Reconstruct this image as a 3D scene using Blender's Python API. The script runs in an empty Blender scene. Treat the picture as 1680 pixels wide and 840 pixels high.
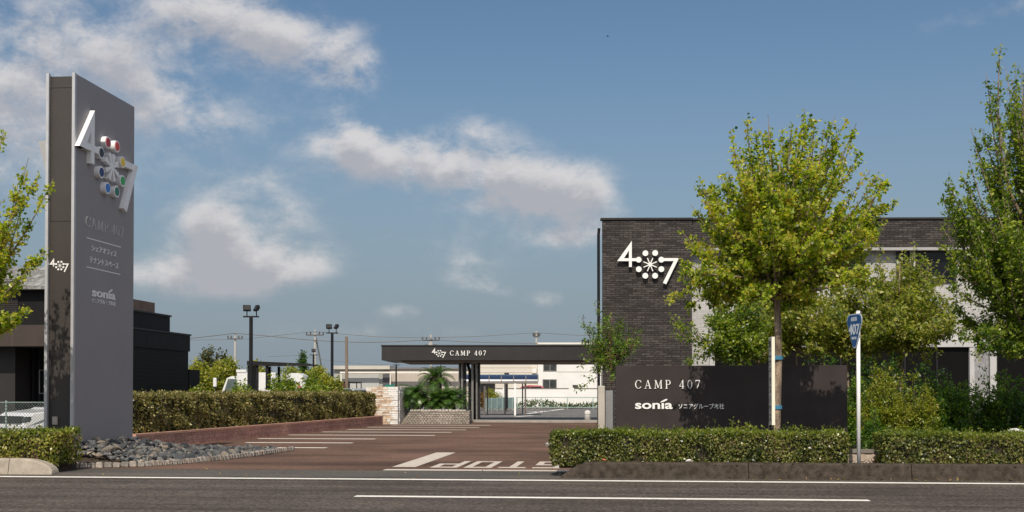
import bpy, bmesh, math, random
import numpy as np
from mathutils import Vector, Matrix

SC = bpy.context.scene
COL = SC.collection
R = math.radians
random.seed(7)
RNG = np.random.default_rng(7)

# ------------------------------------------------------------------ camera
F = 2000.0                       # focal length in photograph pixels (1680 wide)
CAMZ, YAW, PITCH = 1.5, R(5.5), R(1.0)
HOR = 640.0
cam_d = bpy.data.cameras.new("camera")
cam = bpy.data.objects.new("camera", cam_d); COL.objects.link(cam); SC.camera = cam
cam.location = (0, 0, CAMZ); cam.rotation_euler = (R(90) + PITCH, 0, YAW)
cam_d.sensor_width = 36.0; cam_d.lens = 36.0 * F / 1680.0
cam_d.clip_start = 0.1; cam_d.clip_end = 5000
PPY = HOR - F * math.tan(PITCH)
cam_d.shift_y = (PPY - 420.0) / 1680.0

# ------------------------------------------------------------------ light
SUN_EL, SUN_AZ = R(47), R(180.4)          # azimuth clockwise from +Y
sun_dir = Vector((math.sin(SUN_AZ) * math.cos(SUN_EL), math.cos(SUN_AZ) * math.cos(SUN_EL), math.sin(SUN_EL)))
sl = bpy.data.lights.new("sun", 'SUN'); sl.energy = 4.2; sl.angle = R(0.5); sl.color = (1.0, 0.90, 0.76)
so = bpy.data.objects.new("sun", sl); COL.objects.link(so)
so.rotation_euler = (-sun_dir).to_track_quat('-Z', 'Y').to_euler()
SC.view_settings.view_transform = 'Standard'; SC.view_settings.look = 'None'
SC.view_settings.gamma = 1.0; SC.view_settings.exposure = 0.0
SC.view_settings.use_curve_mapping = False

# ---- photograph pixels -> points of the place (used once, while measuring the photograph)
FWD = Vector((-math.sin(YAW), math.cos(YAW), 0)); RGT = Vector((math.cos(YAW), math.sin(YAW), 0)); UP = Vector((0, 0, 1))
FC = FWD * math.cos(PITCH) + UP * math.sin(PITCH); UC = -FWD * math.sin(PITCH) + UP * math.cos(PITCH)
CAMP = Vector((0, 0, CAMZ))
def ray(px, py): return RGT * ((px - 840) / F) + UC * ((PPY - py) / F) + FC
def at(px, py, d):
    r = ray(px, py); return CAMP + r * (d / r.dot(FWD))
def G(px, py, z=0.0):
    r = ray(px, py); return CAMP + r * ((z - CAMZ) / r.z)
def onX(px, py, X):
    r = ray(px, py); return CAMP + r * (X / r.x)
def onY(px, py, Y):
    r = ray(px, py); return CAMP + r * (Y / r.y)
def onP(px, py, p, n):
    r = ray(px, py); return CAMP + r * ((p - CAMP).dot(n) / r.dot(n))

# ------------------------------------------------------------------ sky
W = bpy.data.worlds.new("World"); SC.world = W; W.use_nodes = True
nt = W.node_tree; N = nt.nodes; L = nt.links
def wn(t, **k):
    n = N.new(t)
    for a, b in k.items(): setattr(n, a, b)
    return n
def wm(op, a, b=None, c=None):
    n = N.new('ShaderNodeMath'); n.operation = op
    for i, v in enumerate((a, b, c)):
        if v is None: continue
        if isinstance(v, (int, float)): n.inputs[i].default_value = v
        else: L.new(v, n.inputs[i])
    return n.outputs[0]
def wmix(f, a, b):
    n = N.new('ShaderNodeMix'); n.data_type = 'RGBA'
    for i, v in ((0, f), (6, a), (7, b)):
        if isinstance(v, (int, float)): n.inputs[i].default_value = v
        elif isinstance(v, tuple): n.inputs[i].default_value = (*v, 1)
        else: L.new(v, n.inputs[i])
    return n.outputs[2]
bg = N['Background']; bg.inputs[1].default_value = 0.1
sky = wn('ShaderNodeTexSky', sky_type='NISHITA', sun_disc=False)
sky.sun_elevation = SUN_EL; sky.sun_rotation = SUN_AZ
sky.air_density = 1.0; sky.dust_density = 1.0; sky.ozone_density = 2.0
tc = wn('ShaderNodeTexCoord'); sx = wn('ShaderNodeSeparateXYZ'); L.new(tc.outputs['Generated'], sx.inputs[0])
X_, Y_, Z_ = sx.outputs
az = wm('ARCTAN2', X_, Y_)                       # azimuth from +Y
el = wm('ARCSINE', Z_)
def smooth(v, a, b):
    n = wn('ShaderNodeMapRange', interpolation_type='SMOOTHSTEP'); L.new(v, n.inputs[0])
    n.inputs[1].default_value = a; n.inputs[2].default_value = b; n.inputs[3].default_value = 0; n.inputs[4].default_value = 1
    return n.outputs[0]
def cloud_density(du, dv):
    """noise-broken banks of cloud at fixed azimuths and elevations; du, dv shift the sample point"""
    a = wm('ADD', az, du) if du else az
    e = wm('ADD', el, dv) if dv else el
    cx = wn('ShaderNodeCombineXYZ'); L.new(wm('MULTIPLY', a, 1.0), cx.inputs[0]); L.new(wm('MULTIPLY', e, 1.55), cx.inputs[1]); cx.inputs[2].default_value = 3.1
    n1 = wn('ShaderNodeTexNoise'); n1.inputs['Scale'].default_value = 19; n1.inputs['Detail'].default_value = 12; n1.inputs['Roughness'].default_value = 0.66; n1.inputs['Distortion'].default_value = 0.2
    L.new(cx.outputs[0], n1.inputs['Vector'])
    n2 = wn('ShaderNodeTexNoise'); n2.inputs['Scale'].default_value = 4.2; n2.inputs['Detail'].default_value = 2
    L.new(cx.outputs[0], n2.inputs['Vector'])
    tot = None
    for (px, py, rx, ry, tilt, amp) in CLOUDS:
        r = ray(px, py).normalized(); a0 = math.atan2(r.x, r.y); e0 = math.asin(r.z)
        ca, sa = math.cos(R(tilt)), math.sin(R(tilt))
        dx = wm('SUBTRACT', a, a0); dy = wm('SUBTRACT', e, e0)
        u = wm('ADD', wm('MULTIPLY', dx, ca * F / rx), wm('MULTIPLY', dy, sa * F / rx))
        v = wm('ADD', wm('MULTIPLY', dx, -sa * F / ry), wm('MULTIPLY', dy, ca * F / ry))
        q = wm('ADD', wm('MULTIPLY', u, u), wm('MULTIPLY', v, v))
        g = wm('MULTIPLY', wm('EXPONENT', wm('MULTIPLY', q, -1.0)), amp)
        tot = g if tot is None else wm('ADD', tot, g)
    for (a0, e0, ra, re, amp) in BACK_FILL:
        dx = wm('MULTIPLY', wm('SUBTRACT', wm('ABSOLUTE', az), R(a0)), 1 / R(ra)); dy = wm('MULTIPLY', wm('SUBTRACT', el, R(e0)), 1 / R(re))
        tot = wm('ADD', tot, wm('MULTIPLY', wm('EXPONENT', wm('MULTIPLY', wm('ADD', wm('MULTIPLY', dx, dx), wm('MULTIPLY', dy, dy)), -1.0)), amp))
    nn = wm('MULTIPLY', wm('ADD', wm('SUBTRACT', n1.outputs[0], 0.5), wm('MULTIPLY', wm('SUBTRACT', n2.outputs[0], 0.5), 0.5)), 3.7)
    # noise matters where a bank is; thin everywhere else
    d = wm('ADD', wm('SUBTRACT', tot, 0.36), wm('MULTIPLY', nn, wm('ADD', wm('MULTIPLY', wm('MINIMUM', tot, 1.0), 0.75), 0.12)))
    return d
#         px   py   rx   ry  tilt amp   (tilt: degrees anticlockwise)
CLOUDS = [(430, 55, 150, 58, -16, 0.92), (570, 105, 62, 50, -25, 0.80), (320, 25, 80, 40, 0, 0.5),
          (110, 60, 130, 70, -15, 0.66), (20, 160, 110, 70, 0, 0.62), (300, 175, 115, 60, -12, 0.66), (80, 280, 150, 60, 0, 0.40),
          (590, 250, 100, 48, -8, 0.88), (580, 208, 52, 26, -10, 0.55), (745, 280, 150, 52, -12, 1.02), (900, 318, 105, 58, -18, 1.05), (960, 300, 55, 40, 0, 0.55),
          (380, 410, 90, 66, 10, 0.88), (450, 440, 95, 32, 6, 0.95), (290, 455, 130, 30, 0, 0.8), (345, 362, 50, 40, 0, 0.55),
          (790, 212, 62, 32, -15, 0.58), (485, 345, 50, 25, -8, 0.5), (425, 295, 50, 26, 0, 0.42),
          (785, 466, 62, 20, -10, 0.55), (770, 425, 45, 15, -5, 0.45), (900, 490, 30, 17, 0, 0.5), (660, 508, 42, 13, 0, 0.5), (930, 385, 70, 18, 0, 0.7),
          (1640, 15, 120, 40, 10, 0.42), (600, 545, 260, 22, 0, 0.30), (200, 120, 300, 170, -10, 0.20), (760, 400, 330, 60, -8, 0.22),
          (-350, 200, 260, 160, 0, 0.8), (2400, 200, 300, 110, 0, 0.8), (1900, 420, 160, 50, 0, 0.6)]
# unseen cloud added behind and beside the viewer to brighten the shade: azimuth (either side), elevation, extents in degrees, amount
BACK_FILL = [(150, 38, 50, 26, 1.25), (92, 42, 34, 26, 1.15), (175, 66, 60, 18, 1.0), (115, 14, 45, 11, 0.9)]
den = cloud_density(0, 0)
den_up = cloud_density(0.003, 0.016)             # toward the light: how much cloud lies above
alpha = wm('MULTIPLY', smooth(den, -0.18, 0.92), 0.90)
lit = wm('SUBTRACT', 1.0, smooth(den_up, -0.05, 0.95))
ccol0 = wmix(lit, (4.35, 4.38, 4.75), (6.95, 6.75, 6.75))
fill_boost = wn('ShaderNodeVectorMath', operation='SCALE'); L.new(ccol0, fill_boost.inputs[0])      # added out-of-view cloud is brightened further to fill shaded faces
L.new(wm('ADD', 1.0, wm('MULTIPLY', smooth(wm('ABSOLUTE', az), R(55), R(110)), 0.9)), fill_boost.inputs['Scale']); ccol = fill_boost.outputs[0]
hz = wm('SUBTRACT', 1.0, smooth(el, 0.0, 0.30))   # the summer haze low over the town
tint = wn('ShaderNodeMix', data_type='RGBA', blend_type='MULTIPLY'); tint.inputs[0].default_value = 1.0
L.new(sky.outputs[0], tint.inputs[6]); tint.inputs[7].default_value = (0.73, 0.81, 0.83, 1)
base = wmix(wm('MULTIPLY', hz, 0.92), tint.outputs[2], (2.45, 2.98, 3.55))
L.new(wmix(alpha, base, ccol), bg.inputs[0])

# ------------------------------------------------------------------ materials
MATS = {}
def nodes(name):
    m = bpy.data.materials.new(name); m.use_nodes = True
    return m, m.node_tree, m.node_tree.nodes['Principled BSDF']
def M(name, col, rough=0.6, var=0.12, scale=3.0, metal=0.0, bump=0.0, bscale=40.0, spec=0.4, col2=None, detail=6, stretch=(1, 1, 1), lo=0.35, hi=0.65, coat=0.0):
    """principled surface whose colour wanders between two tones by noise, with an optional fine bump"""
    if name in MATS: return MATS[name]
    m, t, b = nodes(name); l = t.links
    c1 = tuple(max(0, c * (1 - var)) for c in col) if col2 is None else col
    c2 = tuple(min(1, c * (1 + var)) for c in col) if col2 is None else col2
    tcn = t.nodes.new('ShaderNodeTexCoord'); mp = t.nodes.new('ShaderNodeMapping'); mp.inputs['Scale'].default_value = stretch
    l.new(tcn.outputs['Object'], mp.inputs[0])
    no = t.nodes.new('ShaderNodeTexNoise'); no.inputs['Scale'].default_value = scale; no.inputs['Detail'].default_value = detail; no.inputs['Roughness'].default_value = 0.6
    l.new(mp.outputs[0], no.inputs['Vector'])
    rp = t.nodes.new('ShaderNodeValToRGB'); rp.color_ramp.elements[0].position = lo; rp.color_ramp.elements[1].position = hi
    rp.color_ramp.elements[0].color = (*c1, 1); rp.color_ramp.elements[1].color = (*c2, 1)
    l.new(no.outputs[0], rp.inputs[0]); l.new(rp.outputs[0], b.inputs['Base Color'])
    b.inputs['Roughness'].default_value = rough; b.inputs['Metallic'].default_value = metal; b.inputs['Specular IOR Level'].default_value = spec
    if coat: b.inputs['Coat Weight'].default_value = coat
    if bump:
        n2 = t.nodes.new('ShaderNodeTexNoise'); n2.inputs['Scale'].default_value = bscale; n2.inputs['Detail'].default_value = 4
        l.new(tcn.outputs['Object'], n2.inputs['Vector'])
        bp = t.nodes.new('ShaderNodeBump'); bp.inputs['Strength'].default_value = bump; bp.inputs['Distance'].default_value = 0.02
        l.new(n2.outputs[0], bp.inputs['Height']); l.new(bp.outputs[0], b.inputs['Normal'])
    MATS[name] = m; return m
def M_leaf(name, cols, trans=0.3, rough=0.5):
    """each leaf takes its own tone; some light passes through"""
    if name in MATS: return MATS[name]
    m, t, b = nodes(name); l = t.links
    g = t.nodes.new('ShaderNodeNewGeometry'); rp = t.nodes.new('ShaderNodeValToRGB'); cr = rp.color_ramp
    while len(cr.elements) < len(cols): cr.elements.new(0.5)
    for i, c in enumerate(cols): cr.elements[i].position = i / (len(cols) - 1); cr.elements[i].color = (*c, 1)
    tcn = t.nodes.new('ShaderNodeTexCoord'); no = t.nodes.new('ShaderNodeTexNoise'); no.inputs['Scale'].default_value = 2.2; no.inputs['Detail'].default_value = 3
    l.new(tcn.outputs['Object'], no.inputs['Vector'])
    ma = t.nodes.new('ShaderNodeMath'); ma.operation = 'MULTIPLY_ADD'; ma.inputs[1].default_value = 1.5; ma.inputs[2].default_value = -0.75; l.new(no.outputs[0], ma.inputs[0])
    ad = t.nodes.new('ShaderNodeMath'); ad.operation = 'ADD'; ad.use_clamp = True; l.new(ma.outputs[0], ad.inputs[0]); l.new(g.outputs['Random Per Island'], ad.inputs[1])
    l.new(ad.outputs[0], rp.inputs[0]); l.new(rp.outputs[0], b.inputs['Base Color'])
    b.inputs['Roughness'].default_value = rough; b.inputs['Specular IOR Level'].default_value = 0.5
    tr = t.nodes.new('ShaderNodeBsdfTranslucent'); hs = t.nodes.new('ShaderNodeHueSaturation'); hs.inputs['Value'].default_value = 2.3; hs.inputs['Saturation'].default_value = 1.1
    l.new(rp.outputs[0], hs.inputs['Color']); l.new(hs.outputs[0], tr.inputs[0])
    mx = t.nodes.new('ShaderNodeMixShader'); mx.inputs[0].default_value = min(.55, trans + .06)
    l.new(b.outputs[0], mx.inputs[1]); l.new(tr.outputs[0], mx.inputs[2]); l.new(mx.outputs[0], t.nodes['Material Output'].inputs[0])
    MATS[name] = m; return m
def M_brick(name, c1, c2, mortar, bw, bh, ms=0.006, bump=0.5, rough=0.7, axes='XZ', grime=0.15, mottle=(0.55, 1.5)):
    if name in MATS: return MATS[name]
    m, t, b = nodes(name); l = t.links
    tcn = t.nodes.new('ShaderNodeTexCoord'); s = t.nodes.new('ShaderNodeSeparateXYZ'); l.new(tcn.outputs['Object'], s.inputs[0])
    c = t.nodes.new('ShaderNodeCombineXYZ'); l.new(s.outputs['XYZ'.index(axes[0])], c.inputs[0]); l.new(s.outputs['XYZ'.index(axes[1])], c.inputs[1])
    br = t.nodes.new('ShaderNodeTexBrick'); l.new(c.outputs[0], br.inputs['Vector'])
    br.inputs['Color1'].default_value = (*c1, 1); br.inputs['Color2'].default_value = (*c2, 1); br.inputs['Mortar'].default_value = (*mortar, 1)
    br.inputs['Scale'].default_value = 1.0; br.inputs['Mortar Size'].default_value = ms; br.inputs['Brick Width'].default_value = bw; br.inputs['Row Height'].default_value = bh
    br.inputs['Bias'].default_value = 0.0
    no = t.nodes.new('ShaderNodeTexNoise'); no.inputs['Scale'].default_value = 0.8; no.inputs['Detail'].default_value = 8; l.new(tcn.outputs['Object'], no.inputs['Vector'])
    n3 = t.nodes.new('ShaderNodeTexNoise'); n3.inputs['Scale'].default_value = 18; n3.inputs['Detail'].default_value = 5; l.new(tcn.outputs['Object'], n3.inputs['Vector'])
    mr = t.nodes.new('ShaderNodeMapRange'); mr.inputs[3].default_value = 1 - grime; mr.inputs[4].default_value = 1 + grime; mr.inputs[1].default_value = 0.3; mr.inputs[2].default_value = 0.7
    l.new(no.outputs[0], mr.inputs[0])
    mr2 = t.nodes.new('ShaderNodeMapRange'); mr2.inputs[3].default_value = mottle[0]; mr2.inputs[4].default_value = mottle[1]; mr2.inputs[1].default_value = 0.3; mr2.inputs[2].default_value = 0.7
    l.new(n3.outputs[0], mr2.inputs[0])
    mu = t.nodes.new('ShaderNodeMath'); mu.operation = 'MULTIPLY'; l.new(mr.outputs[0], mu.inputs[0]); l.new(mr2.outputs[0], mu.inputs[1])
    vm = t.nodes.new('ShaderNodeVectorMath'); vm.operation = 'SCALE'; l.new(br.outputs['Color'], vm.inputs[0]); l.new(mu.outputs[0], vm.inputs['Scale'])
    l.new(vm.outputs[0], b.inputs['Base Color']); b.inputs['Roughness'].default_value = rough; b.inputs['Specular IOR Level'].default_value = 0.3
    bp = t.nodes.new('ShaderNodeBump'); bp.inputs['Strength'].default_value = bump; bp.inputs['Distance'].default_value = 0.02; bp.invert = True
    ad = t.nodes.new('ShaderNodeMath'); ad.operation = 'ADD'; l.new(br.outputs['Fac'], ad.inputs[0]); l.new(n3.outputs[0], ad.inputs[1])
    l.new(ad.outputs[0], bp.inputs['Height']); l.new(bp.outputs[0], b.inputs['Normal'])
    MATS[name] = m; return m
def M_island(name, cols, rough=0.8, bump=0.4, bscale=15, var=0.25, per_object=False, nscale=9):
    """each loose piece (or each object) its own tone, broken by noise"""
    if name in MATS: return MATS[name]
    m, t, b = nodes(name); l = t.links
    if per_object: src = t.nodes.new('ShaderNodeObjectInfo').outputs['Random']
    else: src = t.nodes.new('ShaderNodeNewGeometry').outputs['Random Per Island']
    rp = t.nodes.new('ShaderNodeValToRGB'); cr = rp.color_ramp
    while len(cr.elements) < len(cols): cr.elements.new(0.5)
    for i, c in enumerate(cols): cr.elements[i].position = i / (len(cols) - 1); cr.elements[i].color = (*c, 1)
    l.new(src, rp.inputs[0])
    tcn = t.nodes.new('ShaderNodeTexCoord'); no = t.nodes.new('ShaderNodeTexNoise'); no.inputs['Scale'].default_value = nscale; no.inputs['Detail'].default_value = 6
    l.new(tcn.outputs['Object'], no.inputs['Vector'])
    mr = t.nodes.new('ShaderNodeMapRange'); mr.inputs[1].default_value = 0.3; mr.inputs[2].default_value = 0.7; mr.inputs[3].default_value = 1 - var; mr.inputs[4].default_value = 1 + var
    l.new(no.outputs[0], mr.inputs[0])
    vm = t.nodes.new('ShaderNodeVectorMath'); vm.operation = 'SCALE'; l.new(rp.outputs[0], vm.inputs[0]); l.new(mr.outputs[0], vm.inputs['Scale'])
    l.new(vm.outputs[0], b.inputs['Base Color']); b.inputs['Roughness'].default_value = rough; b.inputs['Specular IOR Level'].default_value = 0.3
    if bump:
        n2 = t.nodes.new('ShaderNodeTexNoise'); n2.inputs['Scale'].default_value = bscale; n2.inputs['Detail'].default_value = 5; l.new(tcn.outputs['Object'], n2.inputs['Vector'])
        bp = t.nodes.new('ShaderNodeBump'); bp.inputs['Strength'].default_value = bump; bp.inputs['Distance'].default_value = 0.03; l.new(n2.outputs[0], bp.inputs['Height']); l.new(bp.outputs[0], b.inputs['Normal'])
    MATS[name] = m; return m
def M_ground(name, tones, fine=(0.6, 1.5), fscale=45.0, streak=None, rough=0.9, bump=0.06, patch=0.35, cracks=0.0):
    """asphalt-like surface: broad patches, fine aggregate grain, optional streaks along X"""
    m, t, b = nodes(name); l = t.links
    tcn = t.nodes.new('ShaderNodeTexCoord')
    def noise(sc, det, st=(1, 1, 1), ro=0.6):
        mp = t.nodes.new('ShaderNodeMapping'); mp.inputs['Scale'].default_value = st; l.new(tcn.outputs['Object'], mp.inputs[0])
        n = t.nodes.new('ShaderNodeTexNoise'); n.inputs['Scale'].default_value = sc; n.inputs['Detail'].default_value = det; n.inputs['Roughness'].default_value = ro
        l.new(mp.outputs[0], n.inputs['Vector']); return n.outputs[0]
    def rng(v, a, bb, lo=0.3, hi=0.7):
        n = t.nodes.new('ShaderNodeMapRange'); n.inputs[1].default_value = lo; n.inputs[2].default_value = hi; n.inputs[3].default_value = a; n.inputs[4].default_value = bb
        l.new(v, n.inputs[0]); return n.outputs[0]
    def mul(a, bb):
        n = t.nodes.new('ShaderNodeMath'); n.operation = 'MULTIPLY'; l.new(a, n.inputs[0]); l.new(bb, n.inputs[1]); return n.outputs[0]
    rp = t.nodes.new('ShaderNodeValToRGB'); cr = rp.color_ramp
    cr.elements[0].position = 0.35; cr.elements[1].position = 0.65; cr.elements[0].color = (*tones[0], 1); cr.elements[1].color = (*tones[1], 1)
    l.new(noise(patch, 7), rp.inputs[0])
    f = rng(noise(fscale, 3, ro=0.8), *fine)
    f = mul(f, rng(noise(fscale * 0.28, 4, ro=0.75), 0.72, 1.3))
    if streak: f = mul(f, rng(noise(1.0, 5, (streak[0], streak[1], 1)), 1 - streak[2], 1 + streak[2]))
    if cracks:
        vo = t.nodes.new('ShaderNodeTexVoronoi'); vo.feature = 'DISTANCE_TO_EDGE'; vo.inputs['Scale'].default_value = cracks
        wp = t.nodes.new('ShaderNodeMapping'); l.new(tcn.outputs['Object'], wp.inputs[0])
        l.new(wp.outputs[0], vo.inputs['Vector'])
        f = mul(f, rng(vo.outputs['Distance'], 0.72, 1.0, 0.0, 0.03))
    vm = t.nodes.new('ShaderNodeVectorMath'); vm.operation = 'SCALE'; l.new(rp.outputs[0], vm.inputs[0]); l.new(f, vm.inputs['Scale'])
    l.new(vm.outputs[0], b.inputs['Base Color']); b.inputs['Roughness'].default_value = rough; b.inputs['Specular IOR Level'].default_value = 0.15
    if bump:
        bp = t.nodes.new('ShaderNodeBump'); bp.inputs['Strength'].default_value = bump; bp.inputs['Distance'].default_value = 0.02
        l.new(noise(fscale, 3), bp.inputs['Height']); l.new(bp.outputs[0], b.inputs['Normal'])
    return m
def M_paint(name, col, under):
    """road paint with worn patches through which the asphalt shows"""
    m, t, b = nodes(name); l = t.links
    tcn = t.nodes.new('ShaderNodeTexCoord'); n = t.nodes.new('ShaderNodeTexNoise'); n.inputs['Scale'].default_value = 7; n.inputs['Detail'].default_value = 9; n.inputs['Roughness'].default_value = 0.75
    l.new(tcn.outputs['Object'], n.inputs['Vector'])
    rp = t.nodes.new('ShaderNodeValToRGB'); rp.color_ramp.elements[0].position = 0.30; rp.color_ramp.elements[1].position = 0.46
    rp.color_ramp.elements[0].color = (*under, 1); rp.color_ramp.elements[1].color = (*col, 1)
    l.new(n.outputs[0], rp.inputs[0]); l.new(rp.outputs[0], b.inputs['Base Color']); b.inputs['Roughness'].default_value = 0.7; b.inputs['Specular IOR Level'].default_value = 0.3
    MATS[name] = m; return m

WHITE = M("white paint", (0.80, 0.80, 0.79), 0.5, 0.04, 2)
BLACKM = M("black metal", (0.014, 0.014, 0.016), 0.55, 0.2, 4, spec=.2)
SILVER = M("brushed silver", (0.50, 0.50, 0.51), 0.42, 0.06, 4, metal=0.35)
GREYP = M("pylon grey panel", (0.275, 0.262, 0.270), 0.55, 0.03, 1.2, spec=0.25)
BROWNP = M("pylon brown panel", (0.052, 0.045, 0.041), 0.42, 0.06, 1.5)
LETTER = M("white lettering", (0.82, 0.82, 0.80), 0.5, 0.02, 3)
LETTERG = M("grey lettering", (0.80, 0.80, 0.80), 0.5, 0.02, 3)
LETTERD = M("muted silver lettering", (0.44, 0.43, 0.42), 0.55, 0.04, 3)
CONC = M("pale concrete", (0.40, 0.37, 0.33), 0.85, col2=(0.52, 0.48, 0.42), scale=1.8, bump=0.35, bscale=60)
BARK = M("bark", (0.10, 0.075, 0.055), 0.9, col2=(0.36, 0.27, 0.20), scale=14, stretch=(1, 1, 0.25), bump=1.0, bscale=30)
TWIG = M("twig bark", (0.07, 0.052, 0.038), 0.9, 0.25, 9)
GLASS = M("dark window glass", (0.008, 0.009, 0.010), 0.10, 0.1, 1, spec=0.28)
TYRE = M("tyre rubber", (0.02, 0.02, 0.02), 0.8, 0.1, 5)
CHROME = M("bright trim", (0.6, 0.6, 0.6), 0.25, 0.05, 5, metal=0.9)

# ------------------------------------------------------------------ object helpers
def setp(o, label=None, cat=None, group=None, kind=None):
    if label: o["label"] = label
    if cat: o["category"] = cat
    if group: o["group"] = group
    if kind: o["kind"] = kind
    return o
def thing(name, label, cat, loc=(0, 0, 0), rz=0.0, group=None):
    o = bpy.data.objects.new(name, None); COL.objects.link(o); o.empty_display_size = 0.2
    o.location = loc; o.rotation_euler = (0, 0, rz)
    return setp(o, label, cat, group)
def link(name, me, mat, parent=None, label=None):
    o = bpy.data.objects.new(name, me); COL.objects.link(o)
    for m in (mat if isinstance(mat, (list, tuple)) else [mat]): me.materials.append(m)
    if parent is not None: o.parent = parent
    if label: o["label"] = label
    return o
def copy_tree(o, parent=None):
    c = o.copy(); COL.objects.link(c)
    if parent is not None: c.parent = parent
    for ch in o.children: copy_tree(ch, c)
    return c
class MB:
    """collects simple solids, then links them as ONE mesh object; world=True writes points of the place into a child of a thing"""
    def __init__(s): s.v = []; s.f = []; s.mi = []; s.cur = 0
    def add(s, vs, fs):
        b = len(s.v); s.v += [tuple(v) for v in vs]; s.f += [tuple(i + b for i in f) for f in fs]; s.mi += [s.cur] * len(fs); return s
    def box(s, x0, x1, y0, y1, z0, z1):
        return s.add([(x0, y0, z0), (x1, y0, z0), (x1, y1, z0), (x0, y1, z0), (x0, y0, z1), (x1, y0, z1), (x1, y1, z1), (x0, y1, z1)],
                     [(0, 3, 2, 1), (4, 5, 6, 7), (0, 1, 5, 4), (1, 2, 6, 5), (2, 3, 7, 6), (3, 0, 4, 7)])
    def obox(s, c, ax, hx, hy, hz):
        """box about centre c with axes ax (3 unit vectors) and half sizes"""
        a, b, d = ax; c = Vector(c); p = []
        for k in (-1, 1):
            for i, j in ((-1, -1), (1, -1), (1, 1), (-1, 1)): p.append(c + a * (i * hx) + b * (j * hy) + d * (k * hz))
        return s.add(p, [(0, 3, 2, 1), (4, 5, 6, 7), (0, 1, 5, 4), (1, 2, 6, 5), (2, 3, 7, 6), (3, 0, 4, 7)])
    def tube(s, pts, rad, n=8, cap=True):
        pts = [Vector(p) for p in pts]; m = len(pts)
        if not isinstance(rad, (list, tuple)): rad = [rad] * m
        vs = []; fs = []; u = None
        for i, p in enumerate(pts):
            t = (pts[min(i + 1, m - 1)] - pts[max(i - 1, 0)]).normalized()
            if u is None: u = t.orthogonal().normalized()
            else:
                u = u - t * u.dot(t); u = u.normalized() if u.length > 1e-6 else t.orthogonal().normalized()
            w = t.cross(u)
            for k in range(n):
                a = 2 * math.pi * k / n; vs.append(p + (u * math.cos(a) + w * math.sin(a)) * rad[i])
        for i in range(m - 1):
            for k in range(n):
                k2 = (k + 1) % n; fs.append((i * n + k, i * n + k2, (i + 1) * n + k2, (i + 1) * n + k))
        if cap: fs.append(tuple(range(n - 1, -1, -1))); fs.append(tuple((m - 1) * n + k for k in range(n)))
        return s.add(vs, fs)
    def prism(s, poly, o, r, u, n, t0, t1):
        """2-D polygon (anticlockwise seen from n) in the frame o, r, u, extruded along n from t0 to t1"""
        o = Vector(o); k = len(poly); a = sum(poly[i][0] * poly[(i + 1) % k][1] - poly[(i + 1) % k][0] * poly[i][1] for i in range(k))
        if a < 0: poly = poly[::-1]
        lo = [o + r * x + u * y + n * t0 for x, y in poly]; hi = [o + r * x + u * y + n * t1 for x, y in poly]
        return s.add(lo + hi, [tuple(range(k - 1, -1, -1)), tuple(range(k, 2 * k))] + [(i, (i + 1) % k, k + (i + 1) % k, k + i) for i in range(k)])
    def build(s, name, mat, parent=None, world=False, bevel=0.0, smooth=False, label=None, seg=1):
        me = bpy.data.meshes.new(name)
        vs = s.v
        if world and parent is not None:
            inv = (Matrix.Translation(parent.location) @ parent.rotation_euler.to_matrix().to_4x4()).inverted()
            vs = [inv @ Vector(v) for v in vs]
        me.from_pydata(vs, [], s.f); me.update()
        if bevel:
            bm = bmesh.new(); bm.from_mesh(me); bmesh.ops.bevel(bm, geom=list(bm.edges), offset=bevel, segments=seg, affect='EDGES', clamp_overlap=True); bm.to_mesh(me); bm.free()
        o = link(name, me, mat, parent, label)
        if isinstance(mat, (list, tuple)) and not bevel: me.polygons.foreach_set('material_index', s.mi)
        if smooth: me.polygons.foreach_set('use_smooth', [True] * len(me.polygons))
        return o
def structure(name, mb, mat, label=None, cat=None, kind='structure', **k):
    return setp(mb.build(name, mat, **k), label, cat, None, kind)
def quads(name, V, mat, parent=None, world=True):
    """fast mesh of loose quads; V is (n,4,3)"""
    V = np.asarray(V, dtype=np.float64).reshape(-1, 3)
    if world and parent is not None: V = V - np.array(parent.location)
    n = len(V) // 4; me = bpy.data.meshes.new(name)
    me.vertices.add(4 * n); me.vertices.foreach_set('co', V.astype(np.float32).ravel())
    me.loops.add(4 * n); me.loops.foreach_set('vertex_index', np.arange(4 * n, dtype=np.int32))
    me.polygons.add(n); me.polygons.foreach_set('loop_start', np.arange(0, 4 * n, 4, dtype=np.int32)); me.polygons.foreach_set('loop_total', np.full(n, 4, dtype=np.int32))
    me.update(calc_edges=True); me.validate()
    return link(name, me, mat, parent)

# ------------------------------------------------------------------ lettering
def text_polys(body, bold=0.0):
    """flat outlines of a line of type as (verts, faces), from Blender's own font"""
    cu = bpy.data.curves.new('t', 'FONT'); cu.body = body; cu.offset = bold; cu.resolution_u = 4
    to = bpy.data.objects.new('t', cu); COL.objects.link(to); bpy.context.view_layer.update()
    dg = bpy.context.evaluated_depsgraph_get(); me = bpy.data.meshes.new_from_object(to.evaluated_get(dg))
    vs = [(v.co.x, v.co.y) for v in me.vertices]; fs = [tuple(p.vertices) for p in me.polygons]
    bpy.data.objects.remove(to); bpy.data.meshes.remove(me); bpy.data.curves.remove(cu)
    return vs, fs
def arc(cx, cy, rx, ry, a0, a1, tf, n=18):
    """stroke along an ellipse; tf(angle) is its half width"""
    out = []
    for i in range(n + 1):
        a = R(a0 + (a1 - a0) * i / n); w = tf(a); c, s = math.cos(a), math.sin(a)
        out.append(((cx + (rx + w) * c, cy + (ry + w) * s), (cx + (rx - w) * c, cy + (ry - w) * s)))
    return [[out[i][0], out[i + 1][0], out[i + 1][1], out[i][1]] for i in range(n)]
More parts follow.
